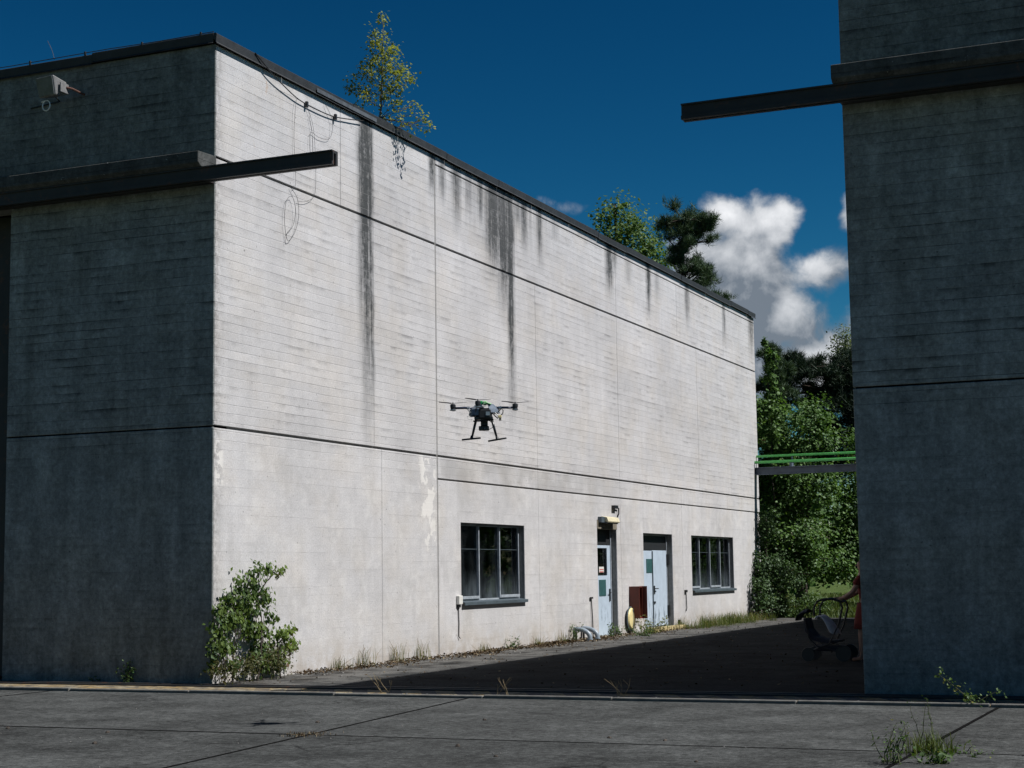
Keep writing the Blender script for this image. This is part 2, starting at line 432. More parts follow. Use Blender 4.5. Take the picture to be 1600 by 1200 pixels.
def hazard_mat():
    m, t = mat('worn_hazard_paint')
    P = t.n('ShaderNodeNewGeometry').outputs['Position']
    x, y, z = t.sep(P)
    ph = t.m('FRACT', t.m('MULTIPLY', t.m('MULTIPLY_ADD', y, 0.55, x), 1.9))
    st = t.m('MULTIPLY', t.mr(ph, 0.02, 0.05), t.mr(ph, 0.60, 0.57))
    st = t.m('MAXIMUM', st, t.m('MULTIPLY', t.mr(x, 3.2, 0.0), 0.8))
    n = t.noise(P, 6.0, 8.0, 0.72)
    wear = t.mr(n, 0.40, 0.56)
    base = t.mix(t.noise(P, 20.0, 4.0), (0.045, 0.045, 0.044), (0.115, 0.11, 0.10))
    yel = t.mix(t.mr(t.noise(P, 3.0, 6.0), 0.3, 0.7), (0.34, 0.22, 0.065), (0.28, 0.25, 0.18))
    col = t.mix(t.m('MULTIPLY', t.m('MULTIPLY', st, wear), 0.9), base, yel)
    b = t.n('ShaderNodeBsdfPrincipled', Base_Color=col, Roughness=0.85)
    b.inputs['Specular IOR Level'].default_value = 0.1
    t.set(b, 'Normal', t.bump(n, 0.3, 0.01))
    t.out(b.outputs[0])
    return m


HAZ = hazard_mat()
KERB = plain('kerb_stone', (0.135, 0.132, 0.122), 0.9, var=0.5, scale=6, bump=0.4)
STEEL = plain('dark_painted_steel', (0.022, 0.023, 0.024), 0.62, 0.0, 0.4, 4, rust=0.35)
FLASH = plain('bitumen_flashing', (0.021, 0.024, 0.027), 0.66, 0.0, 0.55, 5, bump=0.3)
FLASHL = plain('zinc_flashing', (0.12, 0.13, 0.14), 0.5, 0.3, 0.5, 5)
FRAME = plain('grey_window_frame', (0.38, 0.42, 0.46), 0.45, 0.2, 0.35, 12)
SILL = plain('dark_sill_metal', (0.10, 0.13, 0.15), 0.5, 0.3, 0.4, 7)
DOORB = None
TEAL = plain('teal_panel', (0.035, 0.10, 0.105), 0.35, 0.0, 0.3, 10)
BLACK = plain('black_plastic', (0.012, 0.013, 0.015), 0.5, 0.0, 0.3, 12)
BLACKM = plain('black_cable', (0.010, 0.010, 0.011), 0.6, 0.0, 0.2, 12)
CREAM = plain('cream_enamel', (0.62, 0.56, 0.38), 0.45, 0.0, 0.25, 14)
WHITEP = plain('white_plastic', (0.68, 0.67, 0.63), 0.5, 0.0, 0.2, 14)
TAN = plain('tan_lintel', (0.20, 0.175, 0.13), 0.8, 0.0, 0.35, 8)
REDBOX = plain('oxide_red_paint', (0.125, 0.026, 0.016), 0.55, 0.0, 0.25, 6)
REDIN = plain('red_cabinet_lining', (0.20, 0.012, 0.02), 0.6)
YELLOW = plain('yellow_enamel', (0.72, 0.61, 0.30), 0.5, 0.0, 0.2, 7)
PVC = plain('grey_pipe', (0.25, 0.30, 0.35), 0.4, 0.0, 0.3, 9)
GALV = plain('galvanised_steel', (0.34, 0.35, 0.36), 0.5, 0.6, 0.4, 9)
GREENP = plain('green_pipe_coating', (0.11, 0.50, 0.12), 0.45, 0.0, 0.2, 4)
BEAMG = plain('blue_grey_beam_paint', (0.13, 0.16, 0.20), 0.6, 0.0, 0.35, 3)
RUST = plain('rusted_iron', (0.12, 0.055, 0.04), 0.85, 0.1, 0.5, 15)
LAMPG = plain('aged_grey_enamel', (0.20, 0.20, 0.20), 0.5, 0.1, 0.4, 12)
LENS = plain('frosted_lamp_glass', (0.12, 0.13, 0.14), 0.18, 0.0, 0.35, 9)
YBRICK = plain('yellow_painted_brick', (0.42, 0.34, 0.17), 0.85, 0.0, 0.8, 10, bump=0.4)
STEPC = plain('step_concrete', (0.30, 0.27, 0.21), 0.9, 0.0, 0.4, 6)
BARK = plain('dark_bark', (0.060, 0.048, 0.038), 0.95, 0.0, 0.5, 8, bump=0.8)
PBARK = plain('pine_bark', (0.045, 0.030, 0.022), 0.95, 0.0, 0.5, 6, bump=0.8)
BBARK = plain('birch_twig_bark', (0.14, 0.11, 0.085), 0.8, 0.0, 0.5, 14)
STEM = plain('green_stem', (0.06, 0.065, 0.025), 0.8, 0.0, 0.4, 18)
DRY = plain('dry_stalk', (0.20, 0.155, 0.085), 0.9, 0.0, 0.4, 18)
STONE = plain('loose_stone', (0.15, 0.145, 0.135), 0.9, 0.0, 0.5, 12)
SKIN = plain('skin', (0.36, 0.20, 0.145), 0.55, 0.0, 0.1, 12)
REDCLOTH = plain('red_cloth', (0.15, 0.016, 0.012), 0.9, 0.0, 0.25, 20)
HAIR = plain('brown_hair', (0.045, 0.026, 0.016), 0.6, 0.0, 0.3, 30)
GREYCLOTH = plain('pale_grey_cloth', (0.55, 0.55, 0.58), 0.95, 0.0, 0.25, 14)
NAVY = plain('navy_stroller_fabric', (0.022, 0.026, 0.040), 0.9, 0.0, 0.25, 14)
CARBON = plain('carbon_fibre', (0.015, 0.016, 0.019), 0.30, 0.0, 0.3, 30)
NAVYTUBE = plain('blue_black_arm_tube', (0.022, 0.034, 0.070), 0.35, 0.0, 0.3, 20)
ALU = plain('brushed_aluminium', (0.48, 0.49, 0.51), 0.35, 0.8, 0.25, 20)
GREENPL = plain('green_plastic', (0.02, 0.33, 0.085), 0.45, 0.0, 0.15, 20)
GREENPALE = plain('pale_green_plastic', (0.30, 0.60, 0.27), 0.5, 0.0, 0.15, 20)
SMOKE = plain('smoked_shell', (0.17, 0.20, 0.24), 0.18, 0.0, 0.5, 16)
REDPRINT = plain('red_print', (0.45, 0.03, 0.02), 0.6, 0.0, 0.1, 30)


def door_mat():
    m, t = mat('pale_blue_door_paint')
    P = t.n('ShaderNodeNewGeometry').outputs['Position']
    x, y, z = t.sep(P)
    n = t.noise(P, 4.5, 8.0, 0.7)
    v = t.mr(n, 0.25, 0.75, 0.86, 1.08, False)
    col = t.mix(1.0, (0.44, 0.525, 0.615), t.grey(v), 'MULTIPLY')
    peel = t.m('MULTIPLY', t.mr(z, 1.15, 0.15), t.mr(t.noise(t.vm('MULTIPLY', P, (1, 5, 1.4)), 1.4, 9.0, 0.72), 0.535, 0.61))
    col = t.mix(t.m('MULTIPLY', peel, 0.85), col, (0.06, 0.085, 0.105))
    b = t.n('ShaderNodeBsdfPrincipled', Base_Color=col, Roughness=0.5)
    t.out(b.outputs[0])
    return m


DOORB = door_mat()


def glass_mat():
    m, t = mat('dusty_window_glass')
    P = t.n('ShaderNodeNewGeometry').outputs['Position']
    x, y, z = t.sep(P)
    fr = t.n('ShaderNodeFresnel', IOR=1.55).outputs[0]
    tr = t.n('ShaderNodeBsdfTransparent', Color=(0.24, 0.30, 0.32, 1)).outputs[0]
    gl = t.n('ShaderNodeBsdfGlossy', Color=(0.95, 0.97, 1, 1), Roughness=0.02).outputs[0]
    a = t.n('ShaderNodeMixShader', Fac=t.m('MULTIPLY', fr, 0.55))
    t.t.links.new(tr, a.inputs[1])
    t.t.links.new(gl, a.inputs[2])
    dn = t.noise(t.vm('MULTIPLY', P, (1, 3.0, 0.7)), 1.6, 7.0, 0.65)
    dust = t.m('MULTIPLY', t.mr(z, 1.75, 1.02), t.mr(dn, 0.2, 0.75))
    dust = t.m('MULTIPLY_ADD', dust, 0.34, t.m('MULTIPLY', t.mr(dn, 0.45, 0.75), 0.05))
    df = t.n('ShaderNodeBsdfDiffuse', Color=(0.20, 0.24, 0.27, 1)).outputs[0]
    b = t.n('ShaderNodeMixShader', Fac=dust)
    t.t.links.new(a.outputs[0], b.inputs[1])
    t.t.links.new(df, b.inputs[2])
    t.out(b.outputs[0])
    return m


GLASS = glass_mat()


def leaf_mat(name, c1, c2, c3=None, trans=0.38, gloss=0.05):
    gloss = min(gloss, 0.06) * 0.45
    m, t = mat(name)
    a = t.n('ShaderNodeAttribute', dict(attribute_name='tint')).outputs['Fac']
    col = t.mix(t.mr(a, 0.0, 0.85, 0.0, 1.0, False), c1, c2)
    if c3:
        col = t.mix(t.mr(a, 0.88, 0.93), col, c3)
    d = t.n('ShaderNodeBsdfDiffuse', Color=col).outputs[0]
    tl = t.n('ShaderNodeBsdfTranslucent', Color=t.mix(1.0, col, (1.25, 1.3, 0.55), 'MULTIPLY')).outputs[0]
    gl = t.n('ShaderNodeBsdfGlossy', Color=(0.8, 0.9, 0.8, 1), Roughness=0.55).outputs[0]
    x = t.n('ShaderNodeMixShader', Fac=trans)
    t.t.links.new(d, x.inputs[1])
    t.t.links.new(tl, x.inputs[2])
    y = t.n('ShaderNodeMixShader', Fac=gloss)
    t.t.links.new(x.outputs[0], y.inputs[1])
    t.t.links.new(gl, y.inputs[2])
    t.out(y.outputs[0])
    return m


L_BIRCH = leaf_mat('birch_leaf', (0.10, 0.145, 0.024), (0.31, 0.31, 0.050), (0.42, 0.33, 0.07), 0.48)
L_ROBINIA = leaf_mat('robinia_leaf', (0.035, 0.080, 0.018), (0.120, 0.185, 0.040))
L_HAZEL = leaf_mat('hazel_leaf', (0.024, 0.068, 0.018), (0.100, 0.180, 0.038), None, 0.32, 0.14)
L_CREEP = leaf_mat('creeper_leaf', (0.020, 0.050, 0.013), (0.135, 0.190, 0.032), (0.13, 0.065, 0.035), 0.32, 0.16)
L_IVY = leaf_mat('ivy_leaf', (0.012, 0.034, 0.010), (0.045, 0.085, 0.020), None, 0.2, 0.2)
L_PINE = leaf_mat('pine_needles', (0.024, 0.050, 0.028), (0.070, 0.105, 0.050), None, 0.15, 0.12)
L_DPINE = leaf_mat('dark_pine_needles', (0.010, 0.022, 0.014), (0.024, 0.040, 0.022), None, 0.10, 0.10)
L_WILLOW = leaf_mat('pale_birch_leaf', (0.060, 0.085, 0.040), (0.13, 0.16, 0.085))
L_RED = leaf_mat('russet_leaf', (0.075, 0.028, 0.018), (0.13, 0.05, 0.03))
L_GRASS = leaf_mat('grass_blade', (0.035, 0.065, 0.014), (0.12, 0.14, 0.035), (0.26, 0.20, 0.09), 0.35, 0.06)
L_LITTER = leaf_mat('dead_leaf', (0.028, 0.018, 0.010), (0.085, 0.055, 0.030), (0.25, 0.20, 0.13), 0.05, 0.03)
L_WEED = leaf_mat('weed_leaf', (0.022, 0.060, 0.014), (0.080, 0.130, 0.028), (0.22, 0.21, 0.05), 0.35, 0.10)


# ------------------------------------------------------------------ mesh helpers
class MB:
    def __init__(s):
        s.v, s.f = [], []

    def add(s, v, f):
        b = len(s.v)
        s.v += [tuple(p) for p in v]
        s.f += [tuple(b + i for i in q) for q in f]
        return s

    def box(s, a, b):
        (x0, y0, z0), (x1, y1, z1) = a, b
        v = [(x0, y0, z0), (x1, y0, z0), (x1, y1, z0), (x0, y1, z0), (x0, y0, z1), (x1, y0, z1), (x1, y1, z1), (x0, y1, z1)]
        return s.add(v, [(0, 3, 2, 1), (4, 5, 6, 7), (0, 1, 5, 4), (1, 2, 6, 5), (2, 3, 7, 6), (3, 0, 4, 7)])

    def prism(s, prof, axis, a, b):
        """extrude a closed 2-D profile along an axis (0,1,2)"""
        n = len(prof)
        v = []
        for t in (a, b):
            for (p, q) in prof:
                c = [p, q]
                c.insert(axis, t)
                v.append(tuple(c))
        f = [tuple(range(n))[::-1], tuple(range(n, 2 * n))]
        f += [(i, (i + 1) % n, n + (i + 1) % n, n + i) for i in range(n)]
        return s.add(v, f)

    def tube(s, pts, rad, n=8, caps=True):
        pts = [Vector(p) for p in pts]
        if not hasattr(rad, '__len__'):
            rad = [rad] * len(pts)
        k = len(pts)
        v, f = [], []
        prev = None
        for i, p in enumerate(pts):
            d = (pts[min(i + 1, k - 1)] - pts[max(i - 1, 0)])
            if d.length < 1e-9:
                d = Vector((0, 0, 1))
            d.normalize()
            if prev is None:
                a = Vector((0, 0, 1)) if abs(d.z) < 0.9 else Vector((1, 0, 0))
            else:
                a = prev
            e = (a - d * a.dot(d))
            if e.length < 1e-6:
                e = d.orthogonal()
            e.normalize()
            prev = e
            w = d.cross(e)
            for j in range(n):
                t = 2 * PI * j / n
                v.append(p + (e * math.cos(t) + w * math.sin(t)) * rad[i])
        for i in range(k - 1):
            for j in range(n):
                f.append((i * n + j, i * n + (j + 1) % n, (i + 1) * n + (j + 1) % n, (i + 1) * n + j))
        if caps:
            f.append(tuple(range(n))[::-1])
            f.append(tuple((k - 1) * n + j for j in range(n)))
        return s.add(v, f)

    def lathe(s, prof, n=16, axis='Z', c=(0, 0, 0)):
        v, f = [], []
        for (r, h) in prof:
            for j in range(n):
                t = 2 * PI * j / n
                p = (r * math.cos(t), r * math.sin(t), h)
                if axis == 'X':
                    p = (p[2], p[0], p[1])
                elif axis == 'Y':
                    p = (p[1], p[2], p[0])
                v.append((p[0] + c[0], p[1] + c[1], p[2] + c[2]))
        k = len(prof)
        for i in range(k - 1):
            for j in range(n):
                f.append((i * n + j, i * n + (j + 1) % n, (i + 1) * n + (j + 1) % n, (i + 1) * n + j))
        f.append(tuple(range(n))[::-1])
        f.append(tuple((k - 1) * n + j for j in range(n)))
        return s.add(v, f)

    def mesh(s, name):
        me = bpy.data.meshes.new(name)
        me.from_pydata(s.v, [], s.f)
        me.validate()
        return me

    def build(s, name, material, parent=None, bevel=0.0, smooth=False, seg=2):
        me = s.mesh(name)
        me.materials.append(material)
        o = bpy.data.objects.new(name, me)
        COL.objects.link(o)
        if parent is not None:
            o.parent = parent
            # meshes are authored in world space unless the parent is a local-space thing
            if not is_local(parent):
                w = world_loc(parent)
                me.transform(Matrix.Translation(-w))
        if smooth:
            for p in me.polygons:
                p.use_smooth = True
        if bevel:
            b = o.modifiers.new('bevel', 'BEVEL')
            b.width = bevel
            b.segments = seg
            b.limit_method = 'ANGLE'
            b.angle_limit = math.radians(40)
            b.harden_normals = False
        return o


def is_local(o):
    while o is not None:
        if o.get('_local'):
            return True
        o = o.parent
    return False


def world_loc(o):
    v = Vector((0, 0, 0))
    while o is not None:
        v += o.location
        o = o.parent
    return v


def tag(o, label, cat, group=None):
    o['label'] = label
    o['category'] = cat
    if group:
        o['group'] = group
    return o


def thing(name, loc, label, cat, group=None, rz=0.0):
    o = bpy.data.objects.new(name, None)
    o.empty_display_size = 0.3
    COL.objects.link(o)
    o.location = loc
    o.rotation_euler = (0, 0, rz)
    return tag(o, label, cat, group)


def local_thing(*a, **k):
    """children are authored in the thing's own coordinates"""
    o = thing(*a, **k)
    o['_local'] = 1
    return o


def struct(o):
    o['kind'] = 'structure'
    return o


# ------------------------------------------------------------------ ground
WD = 9.83            # gap between the two halls
Z1, Z1B, Z2, Z3, ZT = 3.907, 3.454, 8.137, 9.935, 10.116
LEN = 32.1
mb = MB()
mb.add([(-900, -900, -0.06), (900, -900, -0.06), (900, 1500, -0.06), (-900, 1500, -0.06)], [(0, 1, 2, 3)])
struct(mb.build('meadow', SOIL))
mb = MB()
mb.box((-0.05, -0.10, -0.30), (WD + 0.05, 32.6, 0.0))
struct(mb.build('yard', YARD))
apron = struct(MB().box((-26, -46, -0.5), (40, -1.68, -0.12)).build('apron', YARD))


def quad_slab(c, parent, name, m, z0=-0.115, z1=0.0, bev=0.012):
    v = [(p[0], p[1], z0) for p in c] + [(p[0], p[1], z1) for p in c]
    o = MB().add(v, [(3, 2, 1, 0), (4, 5, 6, 7), (0, 1, 5, 4), (1, 2, 6, 5), (2, 3, 7, 6), (3, 0, 4, 7)]).build(name, m, parent)
    return o


YS = [-1.70, -6.56, -11.50, -16.4, -21.3, -26.2, -31.1, -36.0]
def xj(k, y):       # the long joints are not quite square to the halls
    if k == 0:
        return 5.05 - (y + 1.65) * 0.098
    if k == 1:
        return 11.69 + (y + 1.65) * 0.017
    return (5.05 + 6.64 * k)
rs = random.Random(4)
for j in range(len(YS) - 1):
    for k in range(-3, 4):
        ya, yb = YS[j] - 0.018, YS[j + 1] + 0.018
        ja = 0.021 + rs.uniform(-.004, .003)
        c = [(xj(k, yb) + ja, yb), (xj(k + 1, yb) - ja, yb), (xj(k + 1, ya) - ja, ya), (xj(k, ya) + ja, ya)]
        quad_slab(c, apron, 'slab', SLAB, z1=rs.uniform(-0.005, 0.0))
for j in range(1, len(YS) - 1):
    MB().box((-25, YS[j] - 0.0175, -0.118), (38, YS[j] + 0.0175, 0.001)).build('joint_tar', TAR, apron)
for k in range(-2, 4):
    for j in range(len(YS) - 1):
        ya, yb = YS[j] - 0.019, YS[j + 1] + 0.019
        quad_slab([(xj(k, yb) - .0155, yb), (xj(k, yb) + .0155, yb), (xj(k, ya) + .0155, ya), (xj(k, ya) - .0155, ya)], apron, 'joint_tar', TAR, -0.118, 0.003)
# door track in front of both halls: kerb edge, painted band, two floor rails
track = struct(MB().box((-26, -1.60, -0.3), (40, -0.102, 0.006)).build('door_track', HAZ))
kx = -26.0
while kx < 40:
    L = rs.uniform(1.6, 2.4)
    MB().box((kx + 0.006, -1.685 + rs.uniform(-.008, .008), -0.25), (kx + L - 0.006, -1.606, 0.035 + rs.uniform(-.006, .008))).build('kerb_stone', KERB, track, 0.012, seg=2)
    kx += L
for ry in (-0.62, -0.34):
    mb = MB()
    mb.box((-26, ry - 0.03, 0.008), (40, ry + 0.03, 0.030))
    mb.build('floor_rail', STEEL, track, 0.006, seg=1)


# ------------------------------------------------------------------ walls
def wall_cells(a0, a1, z0, z1, holes, plane, t0, t1):
    """solid sheet in the (a, z) plane between thickness t0..t1, with rectangular holes.
    plane 'X': a = world y, thickness along x ; plane 'Y': a = world x, thickness along y"""
    A = sorted({a0, a1} | {min(max(h, a0), a1) for q in holes for h in q[:2]})
    Z = sorted({z0, z1} | {min(max(h, z0), z1) for q in holes for h in q[2:]})
    na, nz = len(A) - 1, len(Z) - 1

    def solid(i, j):
        if not (0 <= i < na and 0 <= j < nz):
            return False
        ca, cz = (A[i] + A[i + 1]) / 2, (Z[j] + Z[j + 1]) / 2
        return not any(h[0] < ca < h[1] and h[2] < cz < h[3] for h in holes)
    vid, v, f = {}, [], []

    def V(i, j, k):
        key = (i, j, k)
        if key not in vid:
            vid[key] = len(v)
            t = (t0, t1)[k]
            v.append((t, A[i], Z[j]) if plane == 'X' else (A[i], t, Z[j]))
        return vid[key]
    for i in range(na):
        for j in range(nz):
            if not solid(i, j):
                continue
            f.append((V(i, j, 1), V(i + 1, j, 1), V(i + 1, j + 1, 1), V(i, j + 1, 1)))
            f.append((V(i, j + 1, 0), V(i + 1, j + 1, 0), V(i + 1, j, 0), V(i, j, 0)))
            if not solid(i - 1, j):
                f.append((V(i, j, 0), V(i, j, 1), V(i, j + 1, 1), V(i, j + 1, 0)))
            if not solid(i + 1, j):
                f.append((V(i + 1, j, 1), V(i + 1, j, 0), V(i + 1, j + 1, 0), V(i + 1, j + 1, 1)))
            if not solid(i, j - 1):
                f.append((V(i, j, 0), V(i + 1, j, 0), V(i + 1, j, 1), V(i, j, 1)))
            if not solid(i, j + 1):
                f.append((V(i, j + 1, 1), V(i + 1, j + 1, 1), V(i + 1, j + 1, 0), V(i, j + 1, 0)))
    if (plane == 'X') == (t1 < t0):
        f = [q[::-1] for q in f]
    return MB().add(v, f)


WIN1 = (8.89, 12.17, 1.02, 2.62)
DOOR1 = (16.74, 18.14, -0.1, 2.86)
DOOR2 = (20.20, 22.68, 0.10, 2.59)
WIN2 = (24.45, 28.82, 1.02, 2.59)
HOLES = [WIN1, DOOR1, DOOR2, WIN2]

hall = thing('concrete_hall', (0, 0, 0), 'pale board-marked concrete hall with a sunlit long wall and black roof edge', 'building')
PB = 0.012
J = 0.020           # half width of the black horizontal joints
H = 0.004           # hairline joints between pours
rows = [
    (0.0 - 0.05, Z1 - J, 0.03, 7.815, [5.51]),
    (Z1 + J, Z2 - J, 0.03, 7.815, [5.22]),
    (Z2 + J, Z3 + 0.02, 0.03, 7.815, [4.0]),
    (0.0 - 0.05, Z1B - J * .8, 7.865, LEN, [13.0, 18.46, 23.6]),
    (Z1B + J * .8, Z1 - J, 7.865, LEN, [13.0, 18.46, 23.6, 28.33]),
    (Z1 + J, Z2 - J, 7.865, LEN, [13.0, 18.46, 25.41]),
    (Z2 + J, 9.77 - 0.013, 7.865, LEN, [11.85, 18.46, 23.6, 28.33]),
    (9.77 + 0.013, Z3 + 0.02, 7.865, LEN, [18.46]),
]
for (za, zb, ya, yb, sp) in rows:
    e = [ya] + sp + [yb]
    for i in range(len(e) - 1):
        a = e[i] + (H if i else 0)
        b = e[i + 1] - (H if i < len(e) - 2 else 0)
        wall_cells(a, b, za, zb, HOLES, 'X', -0.034, rs.uniform(-0.002, 0.001)).build('wall_panel', CONC, hall, PB * 0.7, seg=1)
# structural wall behind the panels
wall_cells(0.034, LEN, -0.05, Z3, HOLES, 'X', -0.40, -0.036).build('wall_core', CONCJ, hall)
MB().box((-0.035, 7.818, 0.0), (-0.008, 7.862, Z3)).build('joint_filler', CONCJ, hall)
# front: corner pier left of the hangar door, wall above the canopy
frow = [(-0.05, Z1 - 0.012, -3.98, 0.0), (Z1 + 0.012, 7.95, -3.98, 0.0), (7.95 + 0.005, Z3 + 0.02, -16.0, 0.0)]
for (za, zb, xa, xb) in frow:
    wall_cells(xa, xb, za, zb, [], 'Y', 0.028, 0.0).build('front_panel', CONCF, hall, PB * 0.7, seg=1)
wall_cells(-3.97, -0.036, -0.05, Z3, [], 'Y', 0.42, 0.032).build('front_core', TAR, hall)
wall_cells(-16.0, -3.98, 7.72, Z3, [], 'Y', 0.42, 0.032).build('front_core', CONCJ, hall)
# sliding hangar door set back in the big opening
for k in range(3):
    x0 = -15.9 + k * 3.98
    d = MB().box((x0 + 0.01, 0.50 + 0.0 * k, 0.03), (x0 + 3.94, 0.60, 7.72))
    d.build('hangar_door_leaf', STEEL, hall, 0.01, seg=1)
# floor, rear and side walls, roof
MB().box((-16.0, 0.45, -0.2), (-0.42, LEN, -0.01)).build('floor_slab', DARKIN, hall)
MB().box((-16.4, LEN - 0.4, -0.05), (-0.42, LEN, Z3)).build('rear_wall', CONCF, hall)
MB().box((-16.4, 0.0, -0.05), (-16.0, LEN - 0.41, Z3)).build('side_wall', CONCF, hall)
MB().box((-6.2, 8.0, -0.01), (-6.0, LEN - 0.5, 4.0)).build('inner_wall', DARKIN, hall)
MB().box((-6.0, 8.0, 3.5), (-0.41, LEN - 0.5, 3.6)).build('inner_ceiling', DARKIN, hall)
MB().box((-16.4, 0.06, Z3 + 0.0225), (-0.06, LEN - 0.06, Z3 + 0.10)).build('roof', FLASH, hall)


def flashing(parent, path_axis, a0, a1, fixed, out, seg_len, zoff=0.0, seed=1):
    """folded metal/felt edge strips, slightly uneven, each its own piece"""
    r = random.Random(seed)
    a = a0
    while a < a1 - 0.01:
        b = min(a + seg_len * r.uniform(0.8, 1.2), a1)
        if a1 - b < 0.5:
            b = a1
        dz = r.uniform(-0.012, 0.012)
        do = r.uniform(-0.008, 0.008)
        # profile (outward, z): drip edge, fascia, sloping top
        pr = [(-0.30, Z3 + 0.08), (-0.30, ZT - 0.05 + dz), (0.035 + do, ZT + dz), (0.062 + do, ZT - 0.02 + dz), (0.050 + do, Z3 + 0.035 + dz),
              (0.070 + do, Z3 + 0.008 + dz), (0.058 + do, Z3 + 0.002 + dz), (0.030 + do, Z3 + 0.05 + dz), (0.012, Z3 + 0.08)]
        if path_axis == 'Y':
            pts = [(fixed + out * p, q) for p, q in pr]
            m = MB().prism(pts, 1, a + 0.004, b - 0.004)
        else:
            pts = [(fixed + out * p, q) for p, q in pr]
            m = MB().prism(pts, 0, a + 0.004, b - 0.004)
        m.build('roof_flashing', FLASH, parent)
        a = b


flashing(hall, 'Y', -0.06, LEN + 0.06, 0.0, 1, 2.3, seed=3)
flashing(hall, 'X', -16.4, 0.0, 0.0, -1, 2.3, seed=5)
MB().prism([(0.068, Z3 + 0.045), (0.073, Z3 + 0.045), (0.073, Z3 + 0.115), (0.068, Z3 + 0.115)], 1, 3.05, 5.25).build('flashing_patch', FLASHL, hall)


def canopy(parent, x0, x1):
    pr = [(0.0, 8.135), (-0.50, 8.115), (-0.50, 7.935), (-0.43, 7.885), (-0.001, 7.885)]
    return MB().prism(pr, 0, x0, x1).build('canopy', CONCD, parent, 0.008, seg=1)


def rail(parent, x0, x1):
    """channel-section door rail"""
    y0, y1, za, zb = -0.42, -0.24, 7.665, 7.882
    t = 0.022
    pr = [(y0, zb), (y0, zb - t), (y0 + .03, zb - t), (y0 + .03, za + .05), (y0 - .0, za + .05), (y0, za), (y0 + .065, za), (y0 + .065, za + t),
          (y0 + .06, zb - t - .02), (y1 - .06, zb - t - .02), (y1 - .065, za + t), (y1 - .065, za), (y1, za), (y1, zb)]
    MB().prism(pr, 0, x0, x1).build('door_rail', STEEL, parent)


canopy(hall, -16.0, 0.03)
rail(hall, -16.0, 2.33)
MB().box((-16.0, -0.235, 7.70), (0.0, -0.002, 7.86)).build('rail_bracket_plate', STEEL, hall)


# ---- windows and doors of the long wall
def window(parent, h, nm, name, d=0.13, cross=None, label=None):
    y0, y1, z0, z1 = h
    x = -d
    fr = MB()
    w = 0.045
    fr.box((x - 0.06, y0 + 0.001, z0 + 0.002), (x, y0 + w, z1 - 0.002))
    fr.box((x - 0.06, y1 - w, z0 + 0.002), (x, y1 - 0.001, z1 - 0.002))
    fr.box((x - 0.06, y0 + w, z0 + 0.002), (x, y1 - w, z0 + 0.06))
    fr.box((x - 0.06, y0 + w, z1 - w), (x, y1 - w, z1 - 0.002))
    o = fr.build(name, FRAME, parent, 0.004, seg=1)
    if label:
        o['label'] = label
    n = nm
    pw = (y1 - y0 - 2 * w) / n
    for i in range(n):
        a = y0 + w + pw * i
        if i:
            MB().box((x - 0.05, a - 0.020, z0 + 0.0605), (x + 0.025, a + 0.020, z1 - w - 0.0005)).build('mullion', FRAME, o, 0.004, seg=1)
        if i % 2 == 0:
            MB().box((x + 0.0005, a + 0.022, z0 + 0.062), (x + 0.035, a + pw - 0.022, z0 + 0.12)).build('bottom_rail', FRAME, o, 0.004, seg=1)
        MB().box((x - 0.034, a + 0.021, z0 + 0.061), (x - 0.028, a + pw - 0.021, z1 - w - 0.001)).build('pane', GLASS, o)
        if cross:
            MB().box((x - 0.026, a + 0.0205, cross - 0.005), (x - 0.018, a + pw - 0.0205, cross + 0.005)).build('glazing_bar', SILL, o)
    # sill
    MB().prism([(x + 0.001, z0 + 0.03), (0.07, z0 + 0.006), (0.07, z0 - 0.055), (0.062, z0 - 0.055), (0.062, z0 - 0.004), (x + 0.001, z0 + 0.003)], 1,
               y0 - 0.0 + 0.003, y1 - 0.003).build('sill', SILL, o)
    return o


window(hall, WIN1, 3, 'window', cross=2.10, label='three-pane window nearest the vertical wall joint')
window(hall, WIN2, 4, 'window', cross=2.12, label='four-pane window at the far end of the wall')
# single door
y0, y1, z0, z1 = DOOR1
XD = -0.17
leaf = MB()
MB().box((XD - 0.05, y0 + 0.06, 2.26), (XD - 0.005, y1 - 0.06, 2.64)).build('transom', TRANSOM, hall)
wall_cells(y0 + 0.06, y1 - 0.06, 0.03, 2.25, [(y0 + 0.12, y1 - 0.28, 1.50, 2.18)], 'X', XD - 0.05, XD).build('door', DOORB, hall, 0.004, seg=1)
door1 = hall.children[-1]
door1['label'] = 'pale blue single door with a dark window under a cream lamp'
MB().box((XD - 0.03, y0 + 0.121, 1.501), (XD - 0.022, y1 - 0.281, 2.179)).build('pane', GLASS, door1)
MB().box((XD + 0.001, y0 + 0.50, 1.00), (XD + 0.012, y1 - 0.42, 1.40)).build('teal_plate', TEAL, door1, 0.003, seg=1)
MB().box((XD + 0.001, y0 + 0.52, 1.58), (XD + 0.006, y0 + 0.86, 1.72)).build('notice', WHITEP, door1)
for zz in (1.585, 1.64):
    MB().box((XD + 0.0065, y0 + 0.55, zz), (XD + 0.008, y0 + 0.83, zz + 0.020)).build('notice_print', REDPRINT, door1)
MB().tube([(XD + 0.0, y1 - 0.16, 1.08), (XD + 0.05, y1 - 0.16, 1.08), (XD + 0.055, y1 - 0.28, 1.08)], 0.012, 8).build('handle', BLACK, door1)
MB().box((XD + 0.001, y1 - 0.19, 0.86), (XD + 0.02, y1 - 0.12, 1.17)).build('lock_plate', BLACK, door1, 0.003, seg=1)
MB().box((XD - 0.06, y0 + 0.001, 0.0), (XD + 0.02, y0 + 0.058, 2.64)).build('door_frame', FRAME, hall, 0.004, seg=1)
MB().box((XD - 0.06, y1 - 0.058, 0.0), (XD + 0.02, y1 - 0.001, 2.64)).build('door_frame', FRAME, hall, 0.004, seg=1)
